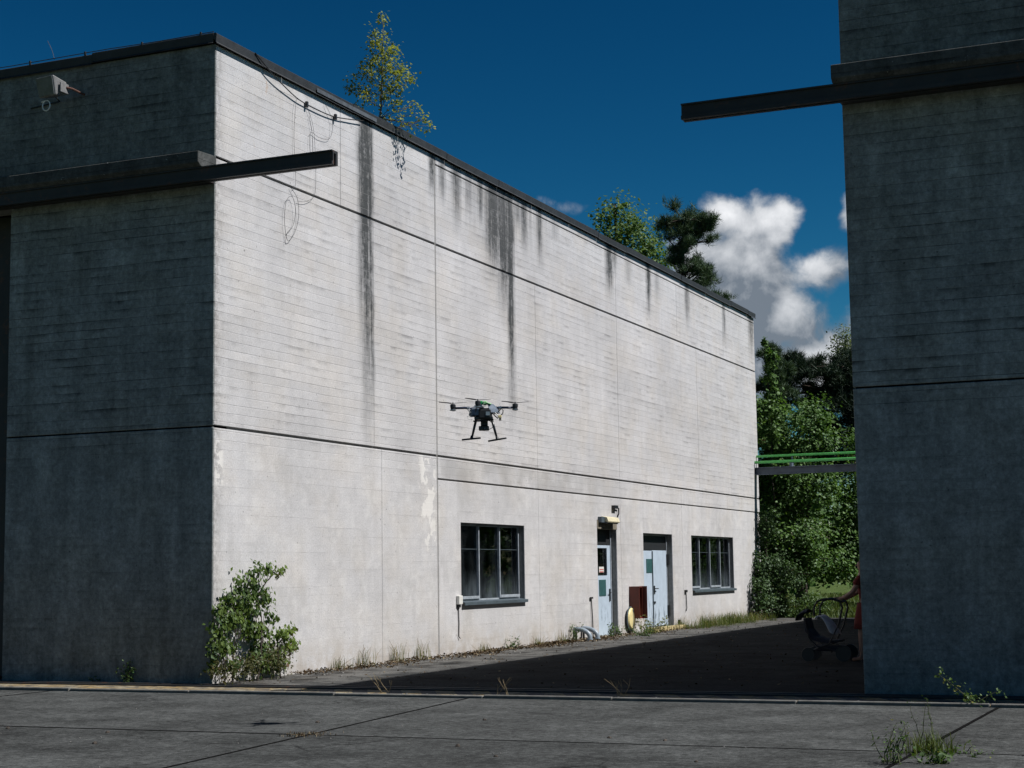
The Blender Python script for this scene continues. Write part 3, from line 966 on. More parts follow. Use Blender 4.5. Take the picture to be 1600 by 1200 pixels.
MB().box((XD - 0.06, y0 + 0.001, 2.645), (0.012, y1 - 0.001, 2.855)).build('door_lintel', TAN, hall, 0.004, seg=1)
MB().box((XD - 0.10, y0 - 0.0 + 0.002, -0.2), (0.25, y1 - 0.002, 0.025)).build('door_step', STEPC, hall, 0.01)
# double door
y0, y1, z0, z1 = DOOR2
XE = -0.18
ym = (y0 + y1) / 2 - 0.02
d2 = None
for k, (a, b) in enumerate(((y0 + 0.05, ym - 0.008), (ym + 0.008, y1 - 0.05))):
    d2 = MB().box((XE - 0.05, a, z0 + 0.02), (XE + (0.006 if k else 0), b, 2.14 + 0.012 * k)).build('door', DOORB, hall, 0.004, seg=1)
    d2['label'] = ('right leaf with black handle of the pale blue double door' if k else 'left leaf with teal pane of the pale blue double door')
    if k == 0:
        MB().box((XE + 0.001, b - 0.50, 1.55), (XE + 0.012, b - 0.03, 1.92)).build('teal_pane', TEAL, d2, 0.003, seg=1)
    else:
        MB().tube([(XE + 0.006, a + 0.10, 1.12), (XE + 0.06, a + 0.10, 1.12), (XE + 0.065, a + 0.28, 1.12)], 0.013, 8).build('handle', BLACK, d2)
        MB().box((XE + 0.007, a + 0.06, 0.98), (XE + 0.022, a + 0.14, 1.20)).build('lock_plate', BLACK, d2, 0.003, seg=1)
        MB().box((XE + 0.007, a + 0.05, 0.72), (XE + 0.03, a + 0.15, 0.78)).build('lower_lock', BLACK, d2, 0.003, seg=1)
        for zz in (0.35, 1.75):
            MB().tube([(XE + 0.03, b + 0.02, zz), (XE + 0.03, b + 0.02, zz + 0.30)], 0.03, 8).build('hinge', BLACK, d2)
MB().box((XE + 0.012, ym - 0.03, z0 + 0.03), (XE + 0.024, ym + 0.012, 2.13)).build('meeting_strip', SILL, d2)
MB().box((XE - 0.05, y0 + 0.05, 2.16), (XE - 0.004, y1 - 0.05, z1 - 0.05)).build('transom', TRANSOM, hall)
for (a, b) in ((y0 + 0.001, y0 + 0.045), (y1 - 0.045, y1 - 0.001)):
    MB().box((XE - 0.06, a, z0 + 0.001), (XE + 0.02, b, z1 - 0.048)).build('door_frame', FRAME, hall, 0.004, seg=1)
MB().box((XE - 0.06, y0 + 0.001, z1 - 0.045), (XE + 0.02, y1 - 0.001, z1 - 0.001)).build('door_frame', FRAME, hall, 0.004, seg=1)
MB().box((XE - 0.06, y0 + 0.002, -0.1), (-0.045, y1 - 0.002, 0.098)).build('door_threshold', STEPC, hall, 0.01)
# yellow painted brick step below it
step = thing('brick_step', (0.12, 21.45, 0.0), 'low step of yellow painted bricks below the double door', 'step')
yy = y0 + 0.02
k = 0
while yy < y1 + 0.35:
    w = rs.uniform(0.10, 0.125)
    dx = rs.uniform(-0.012, 0.012)
    MB().box((0.004, yy + 0.006, -0.02), (0.23 + dx, yy + w - 0.006, 0.105 + rs.uniform(-.012, .008))).build('brick', YBRICK, step, 0.012)
    yy += w
    k += 1

# ------------------------------------------------------------------ right hall
hall2 = thing('concrete_hall', (WD, 0, 0), 'shaded dark concrete hall on the right, its roof above the picture', 'building')
X2 = WD + 18.0
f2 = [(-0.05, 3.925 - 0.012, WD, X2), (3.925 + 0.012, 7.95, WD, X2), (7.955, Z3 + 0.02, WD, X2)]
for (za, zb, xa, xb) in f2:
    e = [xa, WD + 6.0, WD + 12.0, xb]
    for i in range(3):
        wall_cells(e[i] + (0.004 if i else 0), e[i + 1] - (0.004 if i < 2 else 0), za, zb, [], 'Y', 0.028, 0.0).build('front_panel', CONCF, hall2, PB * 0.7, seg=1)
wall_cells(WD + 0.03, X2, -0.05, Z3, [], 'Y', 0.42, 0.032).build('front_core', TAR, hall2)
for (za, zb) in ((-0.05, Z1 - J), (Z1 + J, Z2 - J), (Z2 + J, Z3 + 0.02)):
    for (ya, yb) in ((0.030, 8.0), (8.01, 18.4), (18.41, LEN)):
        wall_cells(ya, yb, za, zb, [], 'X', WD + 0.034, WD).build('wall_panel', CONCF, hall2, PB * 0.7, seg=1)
MB().box((WD + 0.036, 0.43, -0.05), (WD + 0.4, LEN, Z3)).build('wall_core', CONCJ, hall2)
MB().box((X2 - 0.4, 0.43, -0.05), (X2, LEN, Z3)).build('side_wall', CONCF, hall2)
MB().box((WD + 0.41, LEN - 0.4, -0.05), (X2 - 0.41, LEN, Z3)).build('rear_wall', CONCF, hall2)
MB().box((WD + 0.06, 0.06, Z3 + 0.0225), (X2 - 0.06, LEN - 0.06, Z3 + 0.10)).build('roof', FLASH, hall2)
flashing(hall2, 'Y', -0.06, LEN + 0.06, WD, -1, 2.3, seed=8)
flashing(hall2, 'X', WD, X2, 0.0, -1, 2.3, seed=9)
canopy(hall2, WD - 0.03, X2)
rail(hall2, 7.73, X2)
MB().box((WD, -0.235, 7.70), (X2, -0.002, 7.86)).build('rail_bracket_plate', STEEL, hall2)

# ------------------------------------------------------------------ pipe bridge between the halls
bridge = thing('pipe_bridge', (WD / 2, 31.7, 4.6), 'two green pipes on a blue-grey steel beam spanning the gap between the halls', 'pipe bridge')
BY = 31.75
t = 0.018
pr = [(BY - .13, 4.68), (BY + .13, 4.68), (BY + .13, 4.70), (BY + .012, 4.70), (BY + .012, 4.90), (BY + .13, 4.90), (BY + .13, 4.92), (BY - .13, 4.92),
      (BY - .13, 4.90), (BY - .012, 4.90), (BY - .012, 4.70), (BY - .13, 4.70)]
MB().prism(pr, 0, 0.003, WD - 0.003).build('beam', BEAMG, bridge)
MB().tube([(0.003, BY - 0.08, 5.09), (WD - 0.003, BY - 0.08, 5.09)], 0.046, 14).build('pipe', GREENP, bridge, smooth=True)
MB().tube([(0.003, BY + 0.16, 5.30), (WD - 0.003, BY + 0.16, 5.30)], 0.040, 14).build('pipe', GREENP, bridge, smooth=True)
for xx in (1.2, 3.6, 6.0, 8.4):
    MB().box((xx - .03, BY - 0.14, 4.921), (xx + .03, BY + 0.22, 5.043)).build('saddle', BEAMG, bridge)
    MB().box((xx - .025, BY + 0.13, 5.044), (xx + .025, BY + 0.19, 5.262)).build('saddle', BEAMG, bridge)

# ------------------------------------------------------------------ small fittings on the walls
o = thing('junction_box', (0, 8.70, 1.02), 'small white junction box beside the three-pane window with a thin cable below', 'junction box')
MB().box((0.002, 8.63, 0.99), (0.075, 8.80, 1.165)).build('box', WHITEP, o, 0.012)
MB().box((0.004, 8.66, 0.93), (0.05, 8.76, 0.988)).build('cable_gland', BLACK, o, 0.008)
MB().tube([(0.02, 8.70, 0.93), (0.018, 8.72, 0.6), (0.02, 8.70, 0.36), (0.03, 8.74, 0.32)], 0.011, 6).build('cable', BLACKM, o)

o = thing('vent_pipe', (0.12, 15.6, 0.0), 'pair of grey bent plastic pipes rising by the wall base', 'pipe')
for k, ya in enumerate((15.05, 15.55)):
    path = [(0.002, ya, 0.27), (0.10, ya, 0.27)]
    for q in range(1, 11):
        a = q / 10 * PI / 2
        path.append((0.10 + 0.30 * math.sin(a), ya, 0.27 - 0.20 * (1 - math.cos(a))))
    path.append((0.40, ya, -0.1))
    pp = MB().tube(path, 0.055, 16).build('pipe_bend', PVC, o, smooth=True)
    MB().tube([(0.40, ya, -0.02), (0.40, ya, 0.05)], 0.070, 16).build('socket', PVC, pp)
    MB().box((0.03, ya - 0.02, -0.1), (0.07, ya + 0.02, 0.212)).build('strut', BLACK, o)
o = thing('cable_stub', (0.03, 16.2, 0.0), 'thin black conduit standing left of the pale blue single door', 'conduit')
MB().tube([(0.03, 16.24, -0.02), (0.03, 16.22, 0.5), (0.025, 16.17, 0.96)], 0.014, 6).build('tube', BLACKM, o)
MB().box((0.012, 16.10, 0.955), (0.05, 16.24, 0.995)).build('clip', BLACK, o)
o = thing('cable_stub', (0.03, 23.75, 0.6), 'short black conduit on the wall left of the four-pane window', 'conduit')
MB().tube([(0.02, 23.72, 0.46), (0.03, 23.76, 0.55), (0.03, 23.72, 1.0)], 0.014, 6).build('tube', BLACKM, o)
MB().box((0.002, 23.66, 0.985), (0.055, 23.80, 1.05)).build('clip', BLACK, o)
MB().box((0.002, 23.0, 0.12), (0.05, 23.12, 0.24)).build('foot_clip', BLACK, o)

o = thing('wall_lamp', (0.1, 17.6, 2.87), 'cream wedge-shaped lamp housing over the pale blue single door', 'lamp')
MB().prism([(0.014, 2.96), (0.16, 2.93), (0.20, 2.83), (0.185, 2.80), (0.014, 2.865)], 1, 17.02, 17.86).build('housing', CREAM, o, 0.006)
MB().prism([(0.03, 2.862), (0.17, 2.802), (0.16, 2.775), (0.03, 2.80)], 1, 17.06, 17.80).build('diffuser', LENS, o)
MB().box((0.002, 16.80, 2.80), (0.10, 17.015, 2.94)).build('ballast_box', SILL, o, 0.005)
MB().tube([(0.004, 18.2, 2.96), (0.04, 18.22, 3.05), (0.04, 18.22, 3.18), (0.04, 17.9, 3.20)], 0.018, 6).build('cable', BLACKM, o)
MB().box((0.002, 17.80, 3.17), (0.09, 18.06, 3.25)).build('cable_clip', BLACK, o)

o = thing('hose_cabinet', (0.15, 19.4, 0.4), 'oxide-red steel cabinet standing open between the two pale blue doors', 'cabinet')
MB().box((0.002, 18.98, 0.40), (0.28, 19.0, 1.21)).build('side_panel', REDBOX, o)
MB().box((0.002, 19.20, 0.40), (0.28, 19.22, 1.21)).build('side_panel', REDBOX, o)
MB().box((0.002, 19.001, 1.185), (0.28, 19.199, 1.21)).build('top_panel', REDBOX, o)
MB().box((0.002, 19.001, 0.40), (0.28, 19.199, 0.42)).build('bottom_panel', REDIN, o)
MB().box((0.002, 19.001, 0.421), (0.015, 19.199, 1.184)).build('back_panel', REDIN, o)
MB().box((0.20, 19.225, 0.395), (0.40, 19.24, 1.215)).build('cabinet_door', REDBOX, o)
o = thing('hose_reel', (0.12, 18.95, 0.1), 'yellow round hose reel cover with a dark rim below the red cabinet', 'hose reel')
cx_, cy_, cz_ = 0.07, 18.90, 0.40
MB().lathe([(0.285, 0.0), (0.305, 0.006), (0.305, 0.022), (0.285, 0.03)], 28, 'X', (0.045, cy_, cz_)).build('rim', SILL, o, smooth=False)
MB().lathe([(0.27, 0.0), (0.27, 0.006), (0.24, 0.035), (0.12, 0.05), (0.05, 0.052)], 28, 'X', (0.076, cy_, cz_)).build('disc', YELLOW, o, smooth=False)
MB().box((0.126, cy_ - .012, cz_ - 0.26), (0.135, cy_ + .012, cz_ + 0.26)).build('rib', SILL, o)
MB().box((0.003, cy_ - .05, cz_ - 0.41), (0.044, cy_ + .05, cz_ + 0.05)).build('bracket', BLACK, o)

# cables hanging on the lit wall near the corner
def cable(name, pts, r, label, m=None, clips=()):
    P = [Vector(p) for p in pts]
    out = []
    for i in range(len(P) - 1):
        p0, p1, p2, p3 = P[max(i - 1, 0)], P[i], P[i + 1], P[min(i + 2, len(P) - 1)]
        for q in range(6):
            u = q / 6
            out.append(0.5 * ((2 * p1) + (p2 - p0) * u + (2 * p0 - 5 * p1 + 4 * p2 - p3) * u * u + (3 * p1 - p0 - 3 * p2 + p3) * u ** 3))
    out.append(P[-1])
    e = thing(name, P[0], label, 'cable', 'loose cables on the lit wall')
    MB().tube(out, r, 5).build('wire', m or BLACKM, e)
    for c in clips:
        MB().box((c[0] - .02, c[1] - .025, c[2] - .05), (c[0] + .02, c[1] + .025, c[2] + .05)).build('clip', BLACK, e)
    return e


cable('hanging_cable', [(0.07, 1.05, 10.10), (0.08, 1.6, 9.88), (0.05, 2.3, 9.72), (0.04, 2.75, 9.68), (0.04, 3.3, 9.68), (0.04, 3.75, 9.71), (0.05, 4.3, 9.80), (0.06, 4.75, 9.885)],
      0.010, 'thick black cable sagging from the roof edge near the corner', None, [(0.04, 2.75, 9.68), (0.04, 3.75, 9.71)])
cable('hanging_cable', [(0.03, 2.45, 9.72), (0.05, 2.36, 9.55), (0.03, 2.34, 9.0), (0.03, 2.40, 8.25), (0.03, 2.3, 8.1)], 0.0032, 'thin wire hanging straight down left of the sagging cable')
cable('hanging_cable', [(0.03, 3.4, 9.86), (0.05, 3.62, 9.6), (0.04, 3.55, 9.28), (0.03, 3.2, 9.20), (0.03, 2.9, 9.22), (0.03, 2.86, 8.95), (0.04, 2.93, 8.72), (0.03, 2.95, 9.2), (0.03, 2.85, 9.5)],
      0.0032, 'thin wire looped round below the sagging cable')
cable('hanging_cable', [(0.03, 2.78, 9.65), (0.03, 2.98, 9.35), (0.03, 3.05, 8.9), (0.03, 3.05, 8.2), (0.04, 2.75, 7.98), (0.03, 2.45, 7.92)], 0.0032, 'long thin wire running behind the steel rail')
cable('hanging_cable', [(0.03, 2.22, 8.12), (0.05, 2.42, 7.95), (0.05, 2.46, 7.65), (0.04, 2.34, 7.35), (0.04, 2.12, 7.18), (0.04, 2.02, 7.5), (0.04, 2.08, 7.85), (0.05, 2.26, 7.95),
                        (0.05, 2.36, 7.72), (0.04, 2.28, 7.45), (0.04, 2.10, 7.30), (0.03, 2.06, 7.10)], 0.0036, 'coil of thin wire hanging below the steel rail')
# lightning wire along the roof edge of the shaded front
lw = thing('lightning_wire', (-6, 0, ZT), 'thin lightning wire on clips along the roof edge of the left hall', 'wire')
mb = MB()
pts = [(-12 + i * 1.0, -0.05, ZT + 0.020 + 0.008 * math.sin(i * 2.1)) for i in range(13)]
mb.tube(pts, 0.007, 5).build('wire', BLACKM, lw)
for i in range(9):
    x = -9.2 + i * 1.12
    MB().box((x - .012, -0.065, ZT - 0.02), (x + .012, -0.035, ZT + 0.045)).build('clip', STEEL, lw)
MB().tube([(-3.1, -0.05, ZT), (-3.16, -0.05, ZT + .18), (-3.24, -0.06, ZT + .33)], 0.004, 5).build('loose_end', BLACKM, lw)

# floodlight on the shaded front
o = thing('floodlight', (-2.85, -0.2, 9.45), 'grey box floodlight on a rusty arm high on the shaded front wall', 'floodlight')
fl = MB()
fr = [Vector((-3.02, -0.62, 9.63)), Vector((-2.68, -0.60, 9.66)), Vector((-2.68, -0.52, 9.34)), Vector((-3.00, -0.54, 9.31))]
bk = [Vector((-2.93, -0.30, 9.58)), Vector((-2.64, -0.30, 9.60)), Vector((-2.64, -0.28, 9.40)), Vector((-2.92, -0.28, 9.38))]
fl.add(fr + bk, [(0, 1, 2, 3), (7, 6, 5, 4), (0, 4, 5, 1), (1, 5, 6, 2), (2, 6, 7, 3), (3, 7, 4, 0)])
hs_ = fl.build('housing', LAMPG, o, 0.02)
cen = sum(fr, Vector()) / 4
nrm = (fr[1] - fr[0]).cross(fr[3] - fr[0]).normalized()
if nrm.y > 0:
    nrm = -nrm
q = [cen + (p - cen) * 0.88 + nrm * 0.004 for p in fr]
q2 = [p + nrm * 0.012 for p in q]
MB().add(q + q2, [(3, 2, 1, 0), (4, 5, 6, 7), (0, 1, 5, 4), (1, 2, 6, 5), (2, 3, 7, 6), (3, 0, 4, 7)]).build('lens', LENS, o)
MB().tube([(-2.62, -0.34, 9.50), (-2.56, -0.26, 9.49), (-2.52, -0.10, 9.46), (-2.52, -0.002, 9.46)], 0.020, 8).build('arm', RUST, o)
MB().box((-2.64, -0.48, 9.40), (-2.615, -0.28, 9.56)).build('side_bracket', LAMPG, o, 0.006)
MB().tube([(-3.02 + 0.035 * 0, -0.45, 9.28)] + [(-2.90 + 0.075 * math.cos(a), -0.48, 9.20 + 0.085 * math.sin(a)) for a in [PI / 2 + i * 2 * PI / 18 for i in range(19)]], 0.011, 6).build('cable_ring', WHITEP, o)
MB().tube([(-3.6, -0.012, 9.36), (-3.3, -0.02, 9.38), (-3.0, -0.03, 9.40), (-2.9, -0.28, 9.42)], 0.012, 6).build('feed_cable', BLACKM, o)


# ------------------------------------------------------------------ foliage
def foliage(name, material, P, N, S, T, parent, shape=1.7, fold=0.25, droop=None):
    """leaf mesh: centres P, normals N, sizes S, tints T; each leaf is a folded diamond"""
    n = len(P)
    rng = np.random.default_rng(n + 17)
    N = N / np.maximum(np.linalg.norm(N, axis=1, keepdims=True), 1e-6)
    R = rng.normal(size=(n, 3))
    if droop is not None:
        R = R * (1 - droop) + np.array([0, 0, -1.0]) * droop * 2
    A = R - N * (R * N).sum(1, keepdims=True)
    A /= np.maximum(np.linalg.norm(A, axis=1, keepdims=True), 1e-6)
    B = np.cross(N, A)
    S = S[:, None]
    v0 = P - A * S * 0.5
    v2 = P + A * S * 0.5 - N * S * 0.10
    w = S * 0.5 / shape
    mid = P - A * S * 0.05
    v1 = mid + B * w - N * S * fold * 0.5
    v3 = mid - B * w - N * S * fold * 0.5
    V = np.stack([v0, v1, v2, v3], 1).reshape(-1, 3)
    base = np.arange(n) * 4
    F = np.stack([base, base + 1, base + 2, base, base + 2, base + 3], 1).reshape(-1)
    me = bpy.data.meshes.new(name)
    me.vertices.add(len(V))
    me.vertices.foreach_set('co', V.astype(np.float32).ravel())
    me.loops.add(len(F))
    me.loops.foreach_set('vertex_index', F.astype(np.int32))
    me.polygons.add(2 * n)
    me.polygons.foreach_set('loop_start', np.arange(0, 6 * n, 3, dtype=np.int32))
    me.polygons.foreach_set('loop_total', np.full(2 * n, 3, dtype=np.int32))
    me.update(calc_edges=True)
    at = me.attributes.new('tint', 'FLOAT', 'FACE')
    at.data.foreach_set('value', np.repeat(T, 2).astype(np.float32))
    me.materials.append(material)
    o = bpy.data.objects.new(name, me)
    COL.objects.link(o)
    if parent is not None:
        o.parent = parent
        if not is_local(parent):
            me.transform(Matrix.Translation(-world_loc(parent)))
    return o


def clump_leaves(rng, clumps, n, size, sub=9, spread=0.33, upbias=0.7, hollow=0.45):
    """clumps: (centre, radii, weight); leaves gather in sub-clumps near the clump surface"""
    P, N, T = [], [], []
    wt = np.array([c[2] if len(c) > 2 else 1.0 for c in clumps], float)
    vol = np.array([np.prod(c[1]) ** (2 / 3) for c in clumps]) * wt
    cnt = np.maximum((vol / vol.sum() * n).astype(int), 3)
    for (c, r, *_), k in zip(clumps, cnt):
        c, r = np.array(c), np.array(r)
        m = max(3, sub)
        d = rng.normal(size=(m, 3))
        d /= np.linalg.norm(d, axis=1, keepdims=True)
        rad = hollow + (1 - hollow) * rng.random((m, 1)) ** 0.6
        sc = d * rad
        stint = rng.random(m)
        ii = rng.integers(0, m, k)
        off = rng.normal(size=(k, 3)) * spread * rng.uniform(0.6, 1.2, (m, 1))[ii]
        q = sc[ii] + off
        P.append(c + q * r)
        nn = q / np.maximum(np.linalg.norm(q, axis=1, keepdims=True), .1) * 0.6 + np.array([0.25, -0.1, upbias]) + rng.normal(size=(k, 3)) * 0.55
        N.append(nn)
        T.append(np.clip(0.55 * stint[ii] + 0.45 * rng.random(k), 0, 1))
    P, N, T = np.concatenate(P), np.concatenate(N), np.concatenate(T)
    S = size * rng.uniform(0.6, 1.25, len(P))
    return P, N, S, T


def limb(mb, a, b, ra, rb, rnd, wob=0.08, n=6, segs=6):
    a, b = Vector(a), Vector(b)
    L = (b - a).length
    pts, rad = [], []
    ox = Vector((rnd.uniform(-1, 1), rnd.uniform(-1, 1), rnd.uniform(-.4, .4))) * L * wob
    for i in range(segs + 1):
        t = i / segs
        pts.append(a.lerp(b, t) + ox * math.sin(t * PI) + Vector((rnd.uniform(-1, 1), rnd.uniform(-1, 1), rnd.uniform(-1, 1))) * L * wob * 0.18 * (0 < i < segs))
        rad.append(ra + (rb - ra) * t)
    mb.tube(pts, rad, n)
    return pts


def tree(name, label, cat, base, clumps, leafmat, barkmat, n, size, r0, seed, group=None, spread=0.33, shape=1.7, sub=9, top=None, upbias=0.7, twigs=3, hollow=0.45, leaf_names='crown', rooted=True):
    rng = np.random.default_rng(seed)
    rnd = random.Random(seed)
    o = thing(name, base, label, cat, group)
    bz = Vector(base)
    mb = MB()
    cs = [Vector(c[0]) for c in clumps]
    tip = Vector(top) if top else max(cs, key=lambda c: c.z)
    trunk = limb(mb, bz - Vector((0, 0, 0.25 if rooted else 0.0)), tip, r0, r0 * 0.18, rnd, 0.03, 8, 10)
    for c, k in zip(cs, clumps):
        # leave the trunk below the clump
        cand = [p for p in trunk if p.z < c.z - 0.1] or [trunk[1]]
        s_ = min(cand, key=lambda p: (p - c).length + abs(c.z - p.z - 0.5 * (p - c).xy.length) * 0.5)
        fr = max(0.25, 1 - (s_ - bz).length / max((tip - bz).length, .1))
        rr = r0 * 0.42 * fr
        lp = limb(mb, s_, c, rr, rr * 0.35, rnd, 0.10, 5, 5)
        for q in range(twigs):
            d = Vector((rnd.gauss(0, 1), rnd.gauss(0, 1), rnd.gauss(0.3, .8))).normalized()
            e = c + Vector((d.x * k[1][0], d.y * k[1][1], d.z * k[1][2])) * rnd.uniform(.6, 1.0)
            limb(mb, lp[rnd.randint(2, 5)], e, rr * 0.35, rr * 0.10, rnd, 0.10, 4, 3)
    mb.build('trunk', barkmat, o, smooth=True)
    P, N, S, T = clump_leaves(rng, clumps, n, size, sub, spread, upbias, hollow)
    c = foliage(leaf_names, leafmat, P, N, S, T, o, shape)
    return o


def scatter_clumps(seed, boxes, r, k):
    """k clumps scattered through a list of ellipsoids"""
    rng = np.random.default_rng(seed)
    out = []
    for (c, rad, kk) in boxes:
        for _ in range(kk):
            d = rng.normal(size=3)
            d /= np.linalg.norm(d)
            q = np.array(c) + d * np.array(rad) * rng.uniform(0.35, 1.0) ** 0.6
            s = r * rng.uniform(0.7, 1.3)
            out.append((tuple(q), (s, s, s * 0.75), 1.0))
    return out


def needles(rng, tufts, per, length):
    """pine: tufts (centre, direction) of thin needles"""
    P, A = [], []
    for (c, d) in tufts:
        d = np.array(d)
        a = rng.normal(size=(per, 3)) * 0.75 + d
        a /= np.linalg.norm(a, axis=1, keepdims=True)
        P.append(np.array(c) + a * length * 0.5 + rng.normal(size=(per, 3)) * length * 0.22)
        A.append(a)
    return np.concatenate(P), np.concatenate(A)


def pine(name, label, base, tip, pads, needlemat, r0, seed, per=70, length=0.34, width=0.030, tuft=10, group=None, cat='tree'):
    """scots pine: crooked trunk, limbs carrying flattened pads of needle tufts"""
    rng = np.random.default_rng(seed)
    rnd = random.Random(seed)
    o = thing(name, base, label, cat, group)
    mb = MB()
    trunk = limb(mb, Vector(base) - Vector((0, 0, .25)), tip, r0, r0 * 0.25, rnd, 0.04, 8, 12)
    tufts = []
    broken = []
    for (c, r) in pads:
        for q in range(4):
            k_ = rng.normal(size=3) * np.array(r) * np.array((.75, .75, .9))
            f_ = rng.uniform(.38, .72)
            broken.append((tuple(np.array(c) + k_), tuple(np.array(r) * f_)))
    for (c, r) in broken:
        c = Vector(c)
        s_ = min([p for p in trunk if p.z < c.z + 0.2] or trunk[:2], key=lambda p: (p - c).length + 0.3 * abs(c.z - p.z))
        lp = limb(mb, s_, c, r0 * 0.15, r0 * 0.06, rnd, 0.13, 5, 6)
        for q in range(max(3, tuft // 2)):
            d = rng.normal(size=3)
            d /= np.linalg.norm(d)
            e = np.array(c) + d * np.array(r) * rng.uniform(.45, 1.0)
            limb(mb, lp[rnd.randint(3, 6)], tuple(e), r0 * 0.07, r0 * 0.025, rnd, 0.12, 4, 3)
            for w in range(3):
                tufts.append((e + rng.normal(size=3) * np.array(r) * 0.48, (d[0] * .5, d[1] * .5, 0.75)))
    mb.build('trunk', PBARK, o, smooth=True)
    P, A = needles(rng, tufts, per, length)
    n = len(P)
    B = np.cross(A, rng.normal(size=(n, 3)))
    B /= np.maximum(np.linalg.norm(B, axis=1, keepdims=True), 1e-6)
    h = A * length * 0.5
    w = B * width * 0.5
    V = np.stack([P - h - w, P - h + w, P + h], 1).reshape(-1, 3)
    me = bpy.data.meshes.new('crown')
    me.vertices.add(len(V))
    me.vertices.foreach_set('co', (V - np.array(base)).astype(np.float32).ravel())
    me.loops.add(3 * n)
    me.loops.foreach_set('vertex_index', np.arange(3 * n, dtype=np.int32))
    me.polygons.add(n)
    me.polygons.foreach_set('loop_start', np.arange(0, 3 * n, 3, dtype=np.int32))
    me.polygons.foreach_set('loop_total', np.full(n, 3, dtype=np.int32))
    me.update(calc_edges=True)
    at = me.attributes.new('tint', 'FLOAT', 'FACE')
    tt = np.repeat(rng.random(len(tufts)), per) * 0.5 + rng.random(n) * 0.4
    at.data.foreach_set('value', tt.astype(np.float32))
    me.materials.append(needlemat)
    c = bpy.data.objects.new('crown', me)
    COL.objects.link(c)
    c.parent = o
    return o


# birch sapling rooted on the roof edge
EX, EY = Vector((0.918, 0.396, 0)), Vector((-0.396, 0.918, 0))
B0 = Vector((-0.30, 6.05, Z3 + 0.12))


def bp(a, z, b=0.0):
    return tuple(B0 + EX * a + EY * b + Vector((0, 0, z)))


rb_ = random.Random(77)
bc = []
for (a, z, r) in ((0.07, 2.36, .08), (0.08, 2.16, .13), (0.05, 1.85, .20), (0.10, 1.62, .24), (-.06, 1.55, .18), (-.12, 1.75, .12), (.26, 1.55, .16), (.02, 1.30, .24), (.24, 1.30, .20), (-.22, 1.38, .16),
                  (-.32, 1.12, .18), (.44, 1.30, .14), (.40, 1.02, .22), (.10, 1.00, .22), (-.10, 1.05, .18), (-.48, .98, .17), (-.60, .82, .13), (-.34, .80, .20), (-.20, .62, .16),
                  (.58, .95, .14), (.34, .78, .18), (.08, .70, .18), (-.40, .50, .12), (.30, .48, .14), (.56, .42, .14), (.72, .30, .15), (.86, .18, .13), (.98, .08, .12), (.80, .02, .12),
                  (.60, .12, .13), (.42, .15, .12), (.18, .25, .13), (-.10, .30, .12), (.05, .12, .12), (.70, .55, .10), (.92, .30, .10)):
    bc.append((bp(a, z, rb_.uniform(-.22, .22)), (r, r, r * .85), 0.45 if (a > .5 and z < .6) else 1.0))
tree('birch_sapling', 'yellow-green birch sapling growing on the roof edge of the sunlit hall', 'tree', tuple(B0), bc, L_BIRCH, BBARK, 2300, 0.064, 0.020, 5,
     spread=0.45, shape=1.35, sub=7, top=bp(0.07, 2.3), twigs=2, hollow=0.25, rooted=False)

# trees showing over the roof
rc = [((-10.5, 48, 18.1), (.55, .6, .6), .7), ((-10.9, 48, 17.6), (.7, .7, .55), .7), ((-10.2, 48.2, 17.3), (.9, .9, .7), 1), ((-9.6, 48, 16.9), (.8, .9, .65), 1), ((-9.2, 47.8, 16.4), (.9, .9, .75), 1),
      ((-10.4, 47.6, 16.5), (.9, .9, .7), 1), ((-8.8, 48, 15.9), (.8, .9, .7), 1), ((-9.7, 47.5, 15.6), (1.0, .9, .8), 1), ((-8.6, 47.8, 15.1), (.8, .8, .7), 1), ((-11.2, 48, 17.0), (.5, .6, .4), .5),
      ((-10.9, 47.8, 15.4), (1.0, .9, .9), 1), ((-9.2, 47.6, 14.5), (1.1, 1, .9), 1), ((-10.5, 48, 14.0), (1.2, 1, .9), 1), ((-8.3, 48, 14.0), (.9, .9, .8), 1), ((-11.6, 48, 15.9), (.55, .6, .5), .5),
      ((-12.2, 48, 14.4), (1.0, 1, .8), 1), ((-9.6, 48, 12.6), (1.6, 1.4, 1.2), .7)]
tree('robinia_tree', 'bright green leafy tree rising behind the roof of the sunlit hall', 'tree', (-10.0, 48.3, 0), rc, L_ROBINIA, BARK, 8200, 0.20, 0.30, 11, 'trees behind the halls', spread=0.40, shape=2.0, sub=12)
pads = [((-6.1, 45, 16.6), (.45, .5, .22)), ((-6.7, 45.2, 16.3), (.55, .5, .28)), ((-5.5, 45, 16.25), (.42, .5, .22)), ((-5.15, 44.8, 16.05), (.28, .3, .18)), ((-6.35, 44.8, 15.9), (.6, .5, .3)),
        ((-7.15, 45, 16.0), (.4, .4, .25)), ((-5.55, 45, 15.5), (.35, .4, .22)), ((-6.7, 45, 15.3), (.45, .5, .3)), ((-5.95, 45.2, 14.75), (.42, .4, .26)), ((-6.4, 44.8, 14.4), (.45, .5, .3)),
        ((-5.65, 45, 14.1), (.4, .4, .26)), ((-5.35, 45, 13.55), (.5, .4, .28)), ((-6.2, 45, 13.4), (.5, .5, .3)), ((-5.0, 45, 13.05), (.45, .4, .26)), ((-5.6, 44.8, 12.7), (.6, .5, .3)), ((-6.8, 45, 13.0), (.5, .5, .3))]
pine('pine_tree', 'dark scots pine with a bare crooked top behind the far roof edge', (-6.9, 45.3, 0), (-6.2, 45.0, 16.4), pads, L_PINE, 0.26, 21, per=24, length=0.30, width=0.024, tuft=11, group='trees behind the halls')

